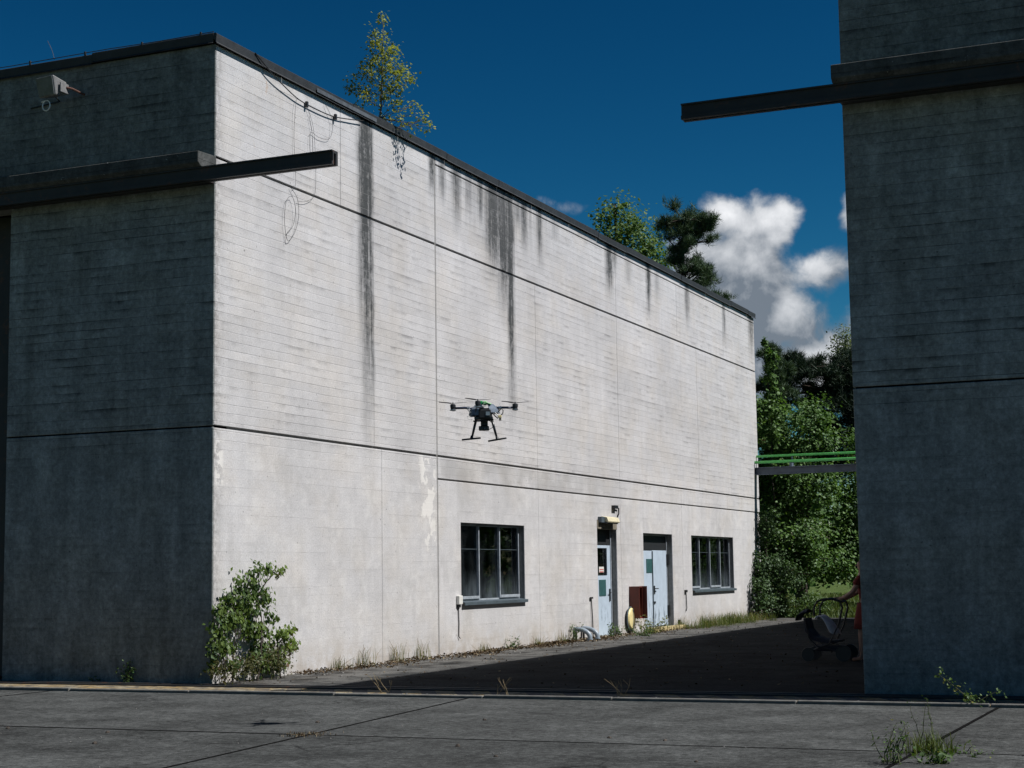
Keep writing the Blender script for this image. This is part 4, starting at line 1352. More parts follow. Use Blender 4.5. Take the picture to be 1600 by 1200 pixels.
# thicket closing the gap behind the halls
pads = [((-1.5, 43, 9.15), (.5, .6, .28)), ((-1.0, 43, 9.3), (.55, .6, .3)), ((-.5, 43.2, 9.45), (.5, .6, .3)), ((.1, 43, 9.55), (.6, .6, .32)), ((.75, 43, 9.3), (.6, .6, .32)), ((-.8, 43, 8.7), (.5, .5, .3)),
        ((.2, 42.8, 8.7), (.7, .6, .4)), ((.9, 43, 8.5), (.6, .6, .4)), ((-.2, 43, 8.0), (.6, .6, .4)), ((.5, 42.7, 7.6), (.8, .6, .45)), ((1.2, 43, 7.6), (.8, .6, .4)), ((.0, 43, 7.1), (.7, .6, .4)),
        ((.8, 42.8, 6.7), (.9, .6, .5)), ((-.3, 43, 6.3), (.8, .6, .45)), ((1.5, 43, 9.2), (.6, .6, .35)), ((2.0, 43, 8.4), (.8, .6, .5)), ((.4, 43, 5.8), (1., .7, .5)), ((1.5, 43, 6.0), (.9, .7, .5))]
pine('pine_tree', 'spreading near-black pine beside the edge of the shaded hall', (1.3, 43.3, 0), (0.8, 43.0, 9.4), pads, L_DPINE, 0.30, 22, per=36, length=0.30, width=0.028, tuft=15, group='trees behind the halls')
pads = []
rr = random.Random(9)
for i in range(26):
    z = 9.25 - i * 0.24
    w = 0.12 + (9.3 - z) * 0.145
    a = rr.uniform(0, 2 * PI)
    pads.append(((-0.40 + math.cos(a) * w * .8, 36.2 + math.sin(a) * w * .8, z), (.16 + w * .42, .16 + w * .42, .20)))
pine('fir_tree', 'slender grey-green conifer with a pointed tip by the far corner of the sunlit hall', (-0.45, 36.2, 0), (-0.40, 36.2, 9.3), pads, L_PINE, 0.13, 23, per=46, length=0.24, width=0.026, tuft=6, group='trees behind the halls')
wc = scatter_clumps(31, [((-2.1, 58, 12.0), (.8, .8, 1.3), 14), ((-1.8, 58, 10.0), (1.3, 1.2, 1.4), 12)], 0.42, 0)
tree('birch_tree', 'pale grey-green birch top behind the dark pine', 'tree', (-1.9, 58.4, 0), wc, L_WILLOW, BBARK, 4200, 0.14, 0.16, 12, 'trees behind the halls', spread=0.45, shape=1.8, sub=8, hollow=0.3)
# shrubs
hz = scatter_clumps(41, [((1.0, 33.9, 4.9), (1.25, .8, 1.5), 24), ((1.3, 34.2, 6.3), (.7, .6, .7), 8), ((.6, 33.7, 2.6), (1.1, .7, 1.6), 22)], 0.52, 0)
tree('hazel_shrub', 'tall sunlit hazel shrub below the green pipes by the far corner', 'shrub', (0.9, 34.3, 0), hz, L_HAZEL, BARK, 15000, 0.118, 0.09, 13, 'shrubs in the gap between the halls', spread=0.42, shape=1.25, sub=9, upbias=0.9)
hz = scatter_clumps(42, [((2.9, 36.6, 4.3), (1.4, .9, 1.9), 24), ((2.6, 36.3, 2.3), (1.2, .7, 1.1), 12), ((1.6, 35.0, 2.0), (.7, .6, 1.2), 9)], 0.55, 0)
tree('hazel_shrub', 'broad leafy hazel shrub beside the edge of the shaded hall', 'shrub', (2.6, 36.8, 0), hz, L_HAZEL, BARK, 15000, 0.122, 0.09, 14, 'shrubs in the gap between the halls', spread=0.42, shape=1.25, sub=9, upbias=0.9)
hz = scatter_clumps(43, [((-.35, 35.0, 5.2), (.8, .7, 2.0), 18), ((-.5, 35.3, 6.9), (.5, .5, .6), 6)], 0.45, 0)
tree('hazel_shrub', 'green shrub hugging the far wall corner above the pipes', 'shrub', (-0.3, 35.2, 0), hz, L_HAZEL, BARK, 7500, 0.112, 0.07, 15, 'shrubs in the gap between the halls', spread=0.42, shape=1.3, sub=9, upbias=0.9)
rd = scatter_clumps(44, [((-.20, 34.2, 5.95), (.22, .2, .22), 4)], 0.22, 0)
tree('russet_shrub', 'small russet-leaved twig among the green by the far corner', 'shrub', (-0.2, 34.4, 0), rd, L_RED, BARK, 420, 0.10, 0.03, 16, 'shrubs in the gap between the halls', spread=0.4, shape=1.4, sub=6)
sp = [((.30, 31.9, 9.1), (.10, .1, .22), 1), ((.38, 31.9, 8.7), (.12, .12, .2), 1), ((.34, 32.0, 8.3), (.14, .14, .2), 1), ((.62, 31.9, 8.65), (.12, .1, .14), 1), ((.52, 31.9, 8.35), (.13, .1, .15), 1), ((.40, 32.0, 7.9), (.2, .15, .2), 1),
      ((.45, 32.1, 7.4), (.26, .2, .25), 1), ((.5, 32.2, 6.8), (.3, .25, .3), 1), ((.35, 32.3, 6.2), (.3, .25, .3), 1)]
sp = [((c[0], c[1] + .5, c[2] + .02), r, w) for c, r, w in sp]
tree('poplar_sapling', 'thin upright sapling with glossy leaves against the far edge of the sunlit wall', 'tree', (0.25, 33.1, 0), sp, L_HAZEL, BARK, 1700, 0.125, 0.028, 17, 'trees behind the halls', spread=0.4, shape=1.2, sub=6, hollow=0.2)
iv = scatter_clumps(45, [((.38, 31.2, .9), (.22, .8, .8), 12), ((.30, 31.5, 2.0), (.2, .5, .7), 9), ((.7, 32.4, 1.1), (.5, .5, .9), 10), ((.25, 31.9, 3.0), (.12, .2, .5), 4)], 0.30, 0)
tree('ivy_bush', 'dark ivy bush climbing the far corner of the sunlit wall', 'shrub', (0.35, 31.9, 0), iv, L_IVY, BARK, 6000, 0.085, 0.06, 18, 'shrubs in the gap between the halls', spread=0.4, shape=1.2, sub=9)
nt = scatter_clumps(46, [((.9, 32.9, .35), (.9, .4, .35), 14), ((1.5, 33.3, .4), (.6, .4, .35), 8)], 0.26, 0)
tree('nettle_patch', 'low bright green nettles at the foot of the hazel', 'shrub', (1.0, 33.2, 0), nt, L_WEED, STEM, 3600, 0.085, 0.02, 19, 'shrubs in the gap between the halls', spread=0.45, shape=1.9, sub=8)
rr = random.Random(61)
for i, (x, y, h_) in enumerate(((-6.5, 52, 7.2), (-3.2, 50, 6.6), (0.4, 52, 6.2), (3.6, 50, 6.8), (7.0, 53, 7.6), (11.0, 56, 8.2), (-10.5, 55, 8.0), (-15, 56, 9), (15.5, 58, 9), (12.5, 38, 7.5), (16.5, 45, 8.5), (21, 53, 9), (26, 62, 10))):
    cl = scatter_clumps(100 + i, [((x, y, h_ * .58), (1.9, 1.5, h_ * .40), 22)], 0.85, 0)
    tree('broadleaf_tree', ('broad tree standing behind the shaded hall, seen only mirrored in the windows' if i > 8 else 'broad dark green tree closing the view far behind the gap, mostly hidden'), 'tree', (x, y + .3, 0), cl, L_HAZEL, BARK, 3800, 0.26, 0.2, 200 + i,
         'trees mirrored in the windows' if i > 8 else 'far trees mostly hidden behind the thicket', spread=0.42, shape=1.4, sub=9)

rngw = np.random.default_rng(515)
fwc = [((float(rngw.uniform(-70, 80)), float(rngw.uniform(74, 88)), float(rngw.uniform(.8, 5.2))), (2.6, 2.0, 1.5), 1.0) for _ in range(260)]
Pw, Nw, Sw, Tw = clump_leaves(rngw, fwc, 26000, 0.55, 8, .45, .7, .3)
Pw[:, 2] = np.maximum(Pw[:, 2], 0.1)
fwd = foliage('far_wood', L_HAZEL, Pw, Nw, Sw, Tw, None, 1.4)
fwd['kind'] = 'stuff'
tag(fwd, 'dark green far wood closing the horizon behind the meadow', 'wood')

# creeper at the near corner of the lit wall
cr = []
for (y, z, r, w) in ((.93, 1.66, .13, 1), (1.22, 1.70, .11, 1), (1.44, 1.69, .08, 1), (.58, 1.50, .14, 1), (.85, 1.42, .15, 1), (1.0, 1.32, .12, .8), (.10, 1.22, .13, 1), (-.04, 1.10, .13, 1), (.32, 1.18, .17, 1), (.60, 1.18, .16, 1),
                     (.80, 1.05, .18, 1), (1.10, 1.12, .13, 1), (1.20, .95, .10, 1), (-.20, .86, .15, 1), (.10, .88, .17, 1), (.45, .92, .17, .9), (.85, .78, .18, 1), (1.1, .70, .15, 1), (-.15, .60, .16, 1), (.15, .58, .17, 1),
                     (-.18, .36, .16, 1), (.10, .30, .15, .9), (1.05, .45, .16, 1), (1.38, .64, .15, 1), (1.60, .68, .11, 1), (1.78, .72, .08, 1), (1.92, .76, .07, .8), (1.30, .38, .17, 1.1), (1.62, .45, .14, 1), (1.88, .50, .10, 1),
                     (2.06, .48, .08, 1), (1.55, .22, .13, 1), (1.82, .20, .08, .9), (.92, .28, .16, 1), (1.98, .40, .07, .8)):
    cr.append(((0.24 + rr.uniform(-.08, .10), y, z), (r * .9, r * 1.25, r), w))
o = thing('creeper_bush', (0.30, 0.6, 0), 'leafy creeper bush climbing the near corner of the sunlit wall', 'shrub')
mb = MB()
rnd = random.Random(3)
stems = [((.28, .15, -.1), (.25, .35, 1.0)), ((.3, .75, -.1), (.22, .85, 1.4)), ((.32, 1.45, -.1), (.3, 1.38, .62)), ((.3, .95, -.1), (.25, 1.05, .9)), ((.3, -.1, -.1), (.25, -.1, .7)), ((.25, .85, 1.3), (.22, 1.4, 1.66)), ((.3, 1.4, .4), (.26, 2.0, .48)), ((.28, 1.4, .5), (.26, 1.9, .74))]
for a, b in stems:
    limb(mb, a, b, 0.016, 0.007, rnd, 0.08, 6, 8)
for c, r, w in cr:
    s_ = min(stems, key=lambda q: (Vector(q[1]) - Vector(c)).length)
    limb(mb, Vector(s_[0]).lerp(Vector(s_[1]), rnd.uniform(.5, 1)), c, 0.006, 0.003, rnd, 0.15, 4, 4)
mb.build('stems', BARK, o, smooth=True)
rng = np.random.default_rng(8)
P, N, S, T = clump_leaves(rng, cr, 3300, 0.080, 6, 0.42, 0.35, 0.2)
N[:, 0] += 0.55
P[:, 0] = np.maximum(P[:, 0], np.where(P[:, 1] > 0, 0.03, P[:, 0]))
P[:, 2] = np.maximum(P[:, 2], 0.04)
T = np.clip(T * 0.86 + np.where(P[:, 1] > 1.25, .16, -.12) + np.where(P[:, 2] > 1.45, .10, 0) * rng.random(len(P)), 0, 1)
foliage('leaves', L_CREEP, P, N, S, T, o, 1.55, 0.3, droop=0.55)['kind'] = 'stuff'
lowc = [((.35 + rr.uniform(-.1, .2), -.45 + i * .16, .16 + rr.uniform(0, .18)), (.14, .16, .15), 1.0) for i in range(13)]
o = thing('bramble', (0.4, 0.4, 0), 'low brownish bramble round the foot of the creeper bush', 'shrub')
mb = MB()
for c, r, w in lowc:
    limb(mb, (c[0], c[1], -.05), (c[0] + rnd.uniform(-.1, .1), c[1] + rnd.uniform(-.15, .15), c[2] + .12), .006, .002, rnd, .15, 4, 4)
mb.build('stems', STEM, o)
P, N, S, T = clump_leaves(rng, lowc, 1100, 0.048, 6, 0.5, 0.5, 0.2)
P[:, 2] = np.maximum(P[:, 2], 0.02)
P[:, 0] = np.maximum(P[:, 0], 0.03)
foliage('leaves', leaf_mat('bramble_leaf', (0.035, 0.040, 0.012), (0.09, 0.085, 0.03), (0.13, 0.07, 0.03)), P, N, S, T, o, 1.5, 0.3)['kind'] = 'stuff'


# ---- weeds and grass
def blades(rng, centres, n, h, spread, lean=0.45, width=0.010):
    """bent grass blades: returns verts, faces arrays (2 quads-as-tris each)"""
    c = np.array(centres)[rng.integers(0, len(centres), n)]
    p = c + np.column_stack([rng.normal(size=n) * spread, rng.normal(size=n) * spread, np.zeros(n)])
    H = h * rng.uniform(0.45, 1.15, n)
    a = rng.uniform(0, 2 * np.pi, n)
    l = np.abs(rng.normal(size=n)) * lean * H
    d = np.column_stack([np.cos(a), np.sin(a), np.zeros(n)])
    s = np.column_stack([-np.sin(a), np.cos(a), np.zeros(n)]) * (width * rng.uniform(.6, 1.3, n))[:, None] * .5
    z = np.array([0, 0, 1.0])
    m = p + d * (l * .35)[:, None] + z * (H * .6)[:, None]
    t = p + d * l[:, None] + z * H[:, None]
    V = np.stack([p - s - z * .02, p + s - z * .02, m - s * .8, m + s * .8, t], 1).reshape(-1, 3)
    b = np.arange(n) * 5
    F = np.stack([b, b + 1, b + 3, b, b + 3, b + 2, b + 2, b + 3, b + 4], 1).reshape(-1)
    return V, F, np.repeat(rng.random(n), 3)


def raw_mesh(name, V, F, T, material, parent=None):
    me = bpy.data.meshes.new(name)
    n = len(F) // 3
    me.vertices.add(len(V))
    me.vertices.foreach_set('co', V.astype(np.float32).ravel())
    me.loops.add(len(F))
    me.loops.foreach_set('vertex_index', F.astype(np.int32))
    me.polygons.add(n)
    me.polygons.foreach_set('loop_start', np.arange(0, 3 * n, 3, dtype=np.int32))
    me.polygons.foreach_set('loop_total', np.full(n, 3, dtype=np.int32))
    me.update(calc_edges=True)
    at = me.attributes.new('tint', 'FLOAT', 'FACE')
    at.data.foreach_set('value', T.astype(np.float32))
    me.materials.append(material)
    o = bpy.data.objects.new(name, me)
    COL.objects.link(o)
    if parent is not None:
        o.parent = parent
        me.transform(Matrix.Translation(-world_loc(parent)))
    return o


def weed(name, loc, label, h, w, n, seed, kind='leafy', leaf=0.05, stalks=5, group=None, mat_=None):
    rng = np.random.default_rng(seed)
    rnd = random.Random(seed)
    o = thing(name, loc, label, 'grass' if kind == 'grass' else 'weed', group)
    x, y, z = loc
    if kind in ('grass', 'dry'):
        V, F, T = blades(rng, [(x, y, z)], n, h, w * .35, 0.5 if kind == 'grass' else .3, 0.009)
        raw_mesh('blades', V, F, np.clip(T * .7 + (.42 if kind == 'dry' else 0.1), 0, 1), mat_ or L_GRASS, o)
        if kind == 'dry':
            mb = MB()
            for i in range(stalks):
                e = Vector((x + rnd.gauss(0, w * .5), y + rnd.gauss(0, w * .5), z + h * rnd.uniform(.8, 1.25)))
                limb(mb, (x + rnd.gauss(0, w * .2), y + rnd.gauss(0, w * .2), z - .02), e, 0.004, 0.002, rnd, .1, 4, 4)
            mb.build('stalks', DRY, o)
        return o
    mb = MB()
    tips = []
    for i in range(stalks):
        b = Vector((x + rnd.gauss(0, w * .18), y + rnd.gauss(0, w * .18), z - .02))
        e = Vector((x + rnd.gauss(0, w * .45), y + rnd.gauss(0, w * .45), z + h * rnd.uniform(.6, 1.05)))
        tips += limb(mb, b, e, 0.006, 0.002, rnd, .12, 4, 7)[1:]
    mb.build('stems', STEM, o)
    cl = [(tuple(p), (w * .17, w * .17, w * .12), 1.0) for p in tips]
    P, N, S, T = clump_leaves(rng, cl, n, leaf, 3, .6, .6, .1)
    P[:, 2] = np.maximum(P[:, 2], z + .01)
    foliage('leaves', mat_ or L_WEED, P, N, S, T, o, 2.0, .25)
    return o


GB = 'weeds along the foot of the sunlit wall'
weed('weed', (-1.43, -0.14, 0), 'dark leafy weed growing at the foot of the shaded front wall', .34, .34, 260, 301, leaf=.045, stalks=9)
weed('weed', (-2.05, -0.12, 0), 'tiny weed left of the dark leafy weed at the shaded front wall', .12, .16, 60, 302, leaf=.03, stalks=4)
wl = [(4.6, .34, 'dry', 'wispy dry grass tuft, second past the creeper along the wall'), (3.7, .22, 'dry', 'small dry tuft nearest the creeper along the wall'), (5.9, .40, 'dry', 'taller dry grass tuft left of the vertical wall joint'),
      (6.9, .34, 'dry', 'dry stalks close to the vertical wall joint'), (9.7, .20, 'dry', 'short dry tuft below the left end of the three-pane window'), (10.9, .26, 'leafy', 'small green weed under the three-pane window'),
      (12.6, .22, 'dry', 'short dry tuft below the right end of the three-pane window'), (14.0, .26, 'dry', 'dry tuft midway between the window and the bent pipes'), (14.75, .40, 'leafy', 'upright green weed just left of the bent grey pipes'),
      (17.0, .34, 'leafy', 'green weed at the left foot of the single door'), (17.75, .28, 'yellow', 'yellowish weed at the right foot of the single door'), (22.9, .30, 'dry', 'dry tuft right of the double door'),
      (25.3, .36, 'dry', 'dry grass below the left end of the four-pane window'), (27.9, .34, 'dry', 'dry grass below the right end of the four-pane window')]
for i, (y, h_, k, lb) in enumerate(wl):
    if k == 'dry':
        weed('grass_tuft', (0.10, y, 0), lb, h_, .26, 46, 310 + i, 'dry', stalks=6, group=GB)
    else:
        weed('weed', (0.16, y, 0), lb, h_, .26, 170, 310 + i, leaf=.05, stalks=6, group=GB)
weed('weed', (0.45, 19.35, 0), 'bushy yellow-green weed in front of the hose reel', .46, .55, 420, 331, leaf=.065, stalks=11, group=GB, mat_=leaf_mat('yellowing_leaf', (0.07, 0.10, 0.02), (0.19, 0.18, 0.035), (0.26, 0.2, 0.05)))
weed('weed', (0.75, 18.0, 0), 'low dark green weed out on the ground before the single door', .20, .45, 330, 332, leaf=.055, stalks=10, group=GB)
GA = 'weeds in the joints of the concrete apron'
weed('grass_tuft', (5.52, -6.56, -.02), 'small brown dead tuft where two apron joints cross', .045, .34, 260, 341, 'dry', stalks=2, group=GA, mat_=L_LITTER)
weed('weed', (11.55, -7.45, 0), 'upright green weed at the bottom edge of the apron', .36, .24, 240, 342, leaf=.035, stalks=9, group=GA)
weed('weed', (11.90, -7.35, -.02), 'low broad-leaved weed beside the long-bladed grass tuft', .12, .20, 90, 343, leaf=.06, stalks=7, group=GA)
weed('grass_tuft', (11.72, -6.60, -.05), 'long-bladed green grass tuft at the apron joint crossing', .24, .28, 240, 344, 'grass', group=GA)
weed('weed', (11.66, -6.35, -.02), 'tall wispy weed behind the long-bladed grass tuft', .46, .18, 60, 345, leaf=.022, stalks=4, group=GA)
weed('weed', (12.02, -6.56, -.05), 'spreading low weed right of the joint crossing', .12, .34, 160, 346, leaf=.035, stalks=9, group=GA)
weed('weed', (12.55, -6.56, -.05), 'tiny upright weed farthest right in the apron joint', .16, .10, 40, 347, leaf=.035, stalks=3, group=GA)
# leaning sapling at the door track
o = thing('weed', (11.40, -1.62, 0), 'leaning pale weed rooted in the track before the shaded hall', 'weed', GA)
mb = MB()
path = [(11.42, -1.64, 0), (11.36, -1.6, .08), (11.24, -1.55, .18), (11.12, -1.5, .27), (11.0, -1.5, .36)]
mb.tube(path, [.008, .007, .006, .004, .002], 5)
path2 = [(11.42, -1.64, 0), (11.50, -1.62, .08), (11.60, -1.6, .14), (11.68, -1.58, .17)]
mb.tube(path2, [.006, .005, .003, .002], 5)
mb.build('stems', STEM, o)
cl = [((p[0], p[1], max(p[2], .05)), (.07, .06, .06), 1.0) for p in path + path2 + path[1:]] + [((11.42, -1.6, .06), (.10, .08, .07), 2.0), ((11.36, -1.6, .12), (.1, .08, .07), 2.0)]
P, N, S, T = clump_leaves(np.random.default_rng(5), cl, 190, .042, 4, .5, .6, .2)
P[:, 2] = np.maximum(P[:, 2], .012)
foliage('leaves', L_WEED, P, N, S, np.clip(T + .1, 0, 1), o, 1.5, .2)
# dry twigs sticking up by the track
for i, (x, y, h_, lb) in enumerate(((3.55, -1.2, .30, 'bare dry twig at the left of the track in the gap'), (5.3, -1.25, .28, 'bare dry twig in the middle of the track in the gap'), (6.9, -1.2, .26, 'bare dry twig at the right of the track in the gap'))):
    o = thing('dry_twig', (x, y, 0), lb, 'twig', 'dry twigs by the track')
    mb = MB()
    rnd = random.Random(700 + i)
    for k in range(5):
        b = Vector((x + rnd.uniform(-.05, .15), y, 0))
        e = b + Vector((rnd.uniform(-.25, .2), rnd.uniform(-.05, .1), h_ * rnd.uniform(.5, 1)))
        lp = limb(mb, b, e, .005, .002, rnd, .08, 4, 5)
        limb(mb, lp[3], lp[3] + Vector((rnd.uniform(-.1, .1), 0, .08)), .003, .0015, rnd, .08, 4, 3)
    mb.build('stalk', DRY, o)

rng = np.random.default_rng(99)
# grass verge along the far part of the wall and the meadow in the gap: uncountable
cs = [(0.15 + abs(rng.normal()) * .40, 21.5 + 9.2 * rng.random() ** .8, 0.0) for _ in range(60)]
parts_ = []
for c_ in cs:
    parts_.append(blades(rng, [c_], int(rng.integers(10, 75)), float(rng.uniform(.10, .38)), float(rng.uniform(.05, .16)), .7, 0.010))
off_, Vs, Fs, Ts = 0, [], [], []
for (v_, f_, t_) in parts_:
    Vs.append(v_); Fs.append(f_ + off_); Ts.append(np.clip(t_ * .6 + rng.random() * .55, 0, 1)); off_ += len(v_)
V, F, T = np.concatenate(Vs), np.concatenate(Fs), np.concatenate(Ts) / 1.25
gv = raw_mesh('verge_grass', V, F, np.clip(T * 1.25, 0, 1), L_GRASS)
gv['kind'] = 'stuff'
tag(gv, 'rough grass growing along the far end of the sunlit wall', 'grass')
cs = [(rng.uniform(-9, 6.5), 32.7 + 50 * rng.random() ** 1.5, -.055) for _ in range(3500)]
V, F, T = blades(rng, cs, 30000, 0.22, 0.22, .5, 0.030)
gv = raw_mesh('meadow_grass', V, F, np.clip(T * .8, 0, 1), L_GRASS)
gv['kind'] = 'stuff'
tag(gv, 'sunlit meadow grass beyond the gap between the halls', 'grass')
# leaf litter and crumbs along the wall foot
n = 5200
y = np.where(rng.random(n) < .6, rng.uniform(2.2, 19, n), rng.choice([9.5, 12.0, 13.2, 14.2, 16.2, 20.5, 22.5], n) + rng.normal(size=n) * .7)
x = np.abs(rng.normal(size=n)) * (.20 + .18 * (np.sin(y * 1.7) * .5 + .5)) + .03
P = np.column_stack([x, y, np.abs(rng.normal(size=n)) * .012 + .012 + .05 * np.exp(-x * 4) * rng.random(n)])
N = rng.normal(size=(n, 3)) * .5 + np.array([0, 0, 1.0])
li = foliage('leaf_litter', L_LITTER, P, N, .05 * rng.uniform(.5, 1.3, n), rng.random(n), None, 1.5, .3)
li['kind'] = 'stuff'
tag(li, 'dead brown leaves and crumbs along the foot of the sunlit wall', 'leaf litter')
n = 1100
P = np.column_stack([rng.uniform(.6, 9.2, n), rng.uniform(-.05, 30, n), np.full(n, .012)])
li = foliage('yard_litter', L_LITTER, P, rng.normal(size=(n, 3)) * .4 + np.array([0, 0, 1.0]), .055 * rng.uniform(.4, 1.3, n), rng.random(n), None, 1.5, .3)
li['kind'] = 'stuff'
tag(li, 'thin scatter of dead leaves over the shaded yard', 'leaf litter')
mb = MB()
rnd = random.Random(12)
def stone(mb, x, y, r, z=0.0):
    a0 = rnd.uniform(0, 6)
    k = 6
    ring = [(x + r * rnd.uniform(.7, 1.1) * math.cos(a0 + i * 2 * PI / k), y + r * rnd.uniform(.7, 1.1) * math.sin(a0 + i * 2 * PI / k), z + r * .15) for i in range(k)]
    top = [(x + (p[0] - x) * .6, y + (p[1] - y) * .6, z + r * rnd.uniform(.5, .8)) for p in ring]
    bot = [(p[0], p[1], z - .01) for p in ring]
    f = [(i, (i + 1) % k, k + (i + 1) % k, k + i) for i in range(k)] + [(k + i, k + (i + 1) % k, 2 * k + (i + 1) % k, 2 * k + i) for i in range(k)] + [tuple(range(2 * k, 3 * k)), tuple(range(k))[::-1]]
    mb.add(bot + ring + top, f)
for i in range(240):
    yy = rnd.uniform(1.8, 19)
    stone(mb, abs(rnd.gauss(0, .45)) + .1, yy, rnd.uniform(.008, .028) * (2.0 if rnd.random() < .06 else 1))
for i in range(80):
    stone(mb, rnd.uniform(-3, 14), rnd.uniform(-10, -2), rnd.uniform(.005, .011))
for i in range(70):
    stone(mb, rnd.uniform(-3, 14), -1.6 + rnd.uniform(0, .35), rnd.uniform(.008, .02), .006)
st_ = mb.build('gravel_crumbs', STONE)
st_['kind'] = 'stuff'
tag(st_, 'loose stone crumbs scattered over the yard and apron', 'gravel')
mb = MB()
for (x, y) in ((3.3, -6.9), (4.9, -5.3), (8.6, -6.1), (8.2, -7.9), (10.0, -7.8), (6.6, -4.6), (9.2, -6.2), (3.9, -7.9), (1.9, -6.8), (7.5, -7.2)):
    stone(mb, x, y, rnd.uniform(.018, .032))
st_ = mb.build('dark_clods', BARK)
st_['kind'] = 'stuff'
tag(st_, 'small dark clods lying on the concrete apron', 'clods')


# ------------------------------------------------------------------ drone hovering over the apron
ang = math.atan2(EX.y, EX.x)
dr = local_thing('drone', (6.93, -5.24, 3.32), 'black quadcopter drone with a green cap hovering before the sunlit wall', 'drone', rz=ang)
k = 0.00689


def px(x, y, d=0.0):
    """drone drawing units (1/145 m) -> local metres, origin in the hub"""
    return Vector(((x - 757) * k, d, (645 - y) * k))


body = MB()
body.box((-0.095, -0.10, -0.050), (0.085, 0.10, 0.040))
o = body.build('body', CARBON, dr, 0.012)
MB().box((-0.055, -0.150, -0.075), (0.075, 0.06, 0.020)).build('battery', BLACK, dr, 0.010)
MB().box((-0.105, -0.115, -0.085), (0.095, 0.09, -0.052)).build('electronics_tray', CARBON, dr, 0.006)
MB().box((0.020, -0.155, -0.045), (0.062, -0.151, -0.005)).build('battery_label', ALU, dr)
MB().tube([(-0.115, -0.09, -0.10), (-0.02, -0.11, -0.10), (0.10, -0.09, -0.085)], 0.008, 8).build('payload_rail', CARBON, dr)
# smoked shell: faceted panels sloping down from a ridge on both sides
for sx in (-1, 1):
    m = MB()
    rows_ = []
    lean = 0.018 if sx < 0 else -0.010
    for (rad, h) in ((0.040, 0.100), (0.090, 0.084), (0.145, 0.030), (0.158, -0.020 + lean * -1.0)):
        rows_.append([(sx * (0.010 + rad * max(math.cos(a), 0.05)), rad * 0.80 * math.sin(a), h) for a in [-1.25 + i * 2.5 / 4 for i in range(5)]])
    v = [p for r_ in rows_ for p in r_]
    f = [(i * 5 + j, i * 5 + j + 1, (i + 1) * 5 + j + 1, (i + 1) * 5 + j) for i in range(3) for j in range(4)]
    o = m.add(v, f).build('shell_half', SMOKE, dr)
    so = o.modifiers.new('solid', 'SOLIDIFY')
    so.thickness = 0.004
MB().box((-0.060, -0.05, 0.085), (-0.012, 0.04, 0.122)).build('cap', GREENPL, dr, 0.008)
MB().box((-0.010, -0.06, 0.080), (0.030, 0.04, 0.118)).build('cap', GREENPALE, dr, 0.008)
m = MB()
m.add([(0.020, -0.075, 0.103), (0.078, -0.095, 0.080), (0.080, -0.03, 0.094), (0.028, -0.03, 0.108)], [(0, 1, 2, 3)])
o = m.build('pale_sticker', GREENPALE, dr)
o.modifiers.new('solid', 'SOLIDIFY').thickness = 0.004
# arms, motors, propellers
ARM = 0.335
for i, a in enumerate((0.04, PI / 2 + 0.10, PI + 0.04, -PI / 2 - 0.18)):
    d = Vector((math.cos(a), math.sin(a), 0))
    s_ = Vector((-d.y, d.x, 0))
    e = d * ARM
    arm = MB().tube([d * 0.10 + Vector((0, 0, 0.048)), d * 0.20 + Vector((0, 0, 0.052)), e + Vector((0, 0, 0.050))], 0.0125, 10).build('arm', NAVYTUBE, dr, smooth=True)
    MB().tube([d * 0.155 + Vector((0, 0, 0.049)), d * 0.185 + Vector((0, 0, 0.051))], 0.018, 10).build('arm_clamp', ALU, arm)
    mt = MB().lathe([(0.020, 0.030), (0.026, 0.036), (0.026, 0.052), (0.030, 0.058), (0.030, 0.086), (0.022, 0.094), (0.007, 0.095), (0.007, 0.112)], 16, 'Z', tuple(e)).build('motor', BLACK, dr)
    MB().lathe([(0.024, 0.020), (0.033, 0.028), (0.033, 0.033), (0.024, 0.034)], 16, 'Z', tuple(e)).build('mount_ring', ALU, mt)
    pa = (0.35, 1.3, 0.15, 0.55)[i]
    for sgn in (1, -1):
        m = MB()
        u = Vector((math.cos(pa), math.sin(pa), 0)) * sgn
        w = Vector((-u.y, u.x, 0))
        v, f = [], []
        for q in range(9):
            t = q / 8
            R_ = 0.012 + t * 0.140
            c = 0.007 + 0.014 * math.sin(min(t * 1.35, 1.0) * PI * 0.62) * (1 - 0.62 * t)
            tw = 0.35 * (1 - t * .75)
            for sg in (-1, 1):
                for th in (-0.0016, 0.0016):
                    v.append(e + u * R_ + w * (sg * c * math.cos(tw)) + Vector((0, 0, 0.104 + sg * c * math.sin(tw) * .7 + th + 0.012 * t)))
        for q in range(8):
            b, n_ = q * 4, q * 4 + 4
            f += [(b, b + 2, n_ + 2, n_), (b + 1, n_ + 1, n_ + 3, b + 3), (b, n_, n_ + 1, b + 1), (b + 2, b + 3, n_ + 3, n_ + 2)]
        f += [(0, 1, 3, 2), (32, 34, 35, 33)]
        m.add(v, f).build('propeller_blade', BLACK, mt)
